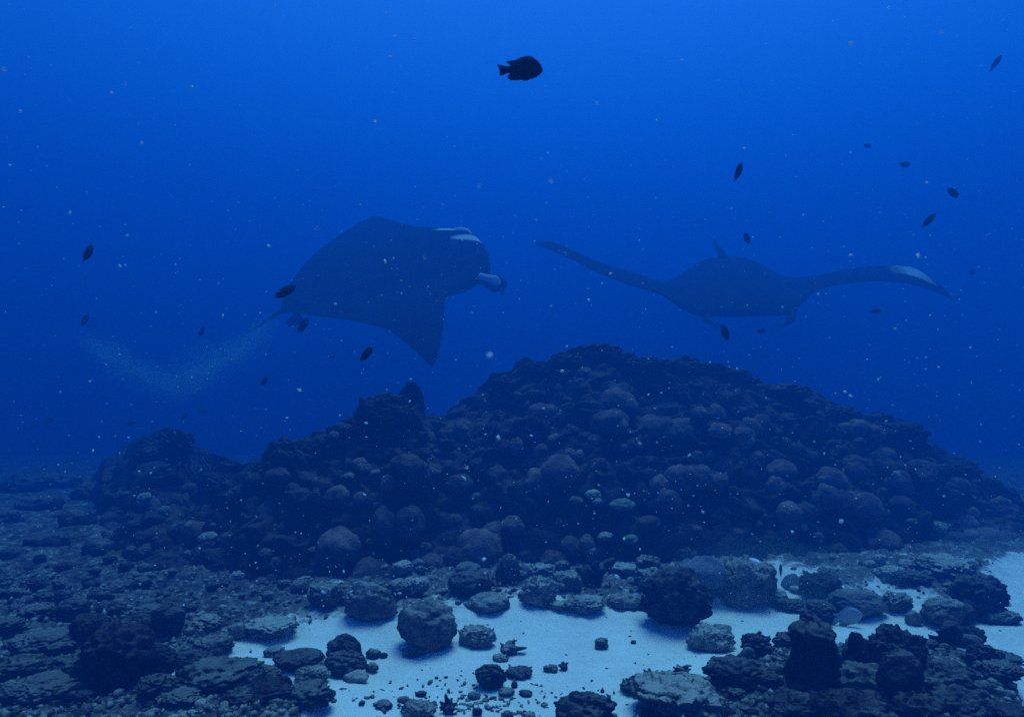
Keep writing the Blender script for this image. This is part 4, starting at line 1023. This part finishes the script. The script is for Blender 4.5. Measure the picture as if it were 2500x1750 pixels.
for a in [
    (693, 714, 3.2, 62, 'black oval fish at the tail of the banking manta', 38, 32),
    (738, 795, 5.5, 46, 'dark fish hanging just under the rear edge of the banking manta', 62, 60),
    (893, 863, 3.0, 48, 'black oval fish below the banking manta', 62, 55),
    (213, 619, 3.4, 46, 'dark fish seen end-on, alone far from the mantas', 78, 70),
    (205, 783, 7.0, 34, 'faint end-on fish just above the start of the pale plume', 80, 70),
    (491, 811, 5.0, 26, 'small dark fish over the dip of the pale plume', 70, 70),
    (644, 930, 6.0, 30, 'small faint upright fish left of the pinnacle', 75, 60),
    (810, 870, 8.5, 20, 'very faint fish beside the fish under the manta', 30, 20),
    (118, 1030, 8.0, 22, 'very faint fish low over the dim end of the reef', 40, 30),
    (319, 1032, 7.0, 18, 'small round dark fish above the distant outcrop', 50, 30),
    (450, 1015, 8.5, 22, 'very faint fish right of the distant outcrop', 40, 50),
    (495, 1003, 8.8, 24, 'faintest fish near the distant outcrop', 20, -20),
    (1801, 422, 3.0, 44, 'thin black fish seen tail-on between the two mantas high up', 84, 72),
    (1822, 582, 6.0, 32, 'small dim fish just over the back of the head-on manta', 70, -60),
    (2325, 472, 4.8, 34, 'dark fish, upper of a pair beyond the head-on manta', 50, -42),
    (2266, 540, 4.4, 42, 'dark fish, lower of a pair beyond the head-on manta', 52, 48),
    (1768, 812, 4.6, 46, 'dark upright fish close under the mouth of the head-on manta', 76, -72),
    (1858, 808, 8.5, 26, 'faint fish under the mouth of the head-on manta', 20, 0),
    (2430, 157, 7.0, 36, 'faint slanting fish near the upper corner of the water', 30, 52),
    (2208, 403, 7.5, 26, 'faint fish above the pair beyond the head-on manta', 20, -10),
    (2118, 356, 9.0, 24, 'ghostly fish higher than the faint fish above the pair', 20, 0),
    (2137, 760, 7.0, 28, 'faint reddish fish under the pale-tipped wing', 10, 5),
    (2165, 1020, 5.6, 32, 'dark fish touching the falling skyline of the mound', 60, 40),
    (2280, 1030, 7.2, 18, 'tiny dark fish off the falling skyline of the mound', 40, 10),
    (2372, 665, 8.5, 24, 'ghostly fish beyond the drooping wing tip', 30, 0),
]: make_fish(a[0], a[1], a[2], a[3]*1.75, a[4], yaw=-82-math.degrees(math.atan((a[0]-1250)/F)), roll=(90-abs(a[6]))*(-1 if a[6] > 0 else 1)) if a[6] else make_fish(*a[:5], yaw=a[5], pitch=a[6])
RF = 'fish close to the bottom'
make_fish(2310, 1556, ground_depth(1600), 105, 'black fish with a pointed tail over the sand behind the cauliflower coral', yaw=12, pitch=-4, flip=False, group=RF, squash=.8, full=True)
make_fish(1815, 1600, ground_depth(1640)-.1, 62, 'grey fish with a yellow tail at the edge of the near pile', yaw=15, pitch=22, mb='greyfish', mf='yellow', group=RF)
make_fish(2064, 1506, ground_depth(1525), 78, 'pale grey fish slanting over the sand behind the tall pinnacle', yaw=-20, pitch=22, mb='palefish', mf='palefish', group=RF, squash=.8)
make_fish(1906, 1396, 4.3, 38, 'small dark upright fish beside the pale upright shell', yaw=70, pitch=70, group=RF)
# upright pale shell
def disc(px, py, d, w, h, label):
    _seed[0] += 1; V, Fc = shape('smooth', _seed[0], 4); V = V*np.array([w/2/F*d, .02, h/2/F*d]); V[:, 1] += .01*np.cos(np.hypot(V[:, 0], V[:, 2])*160)
    o = link('shell', mesh_np('shell', V, Fc), M['coral_pale']); o.location = at(px, py, d); o.rotation_euler = (R(-12), R(12), R(10)); return tag(o, label, 'shell')
disc(1884, 1396, 4.28, 24, 36, 'pale upright clam shell standing at the foot of the mound')
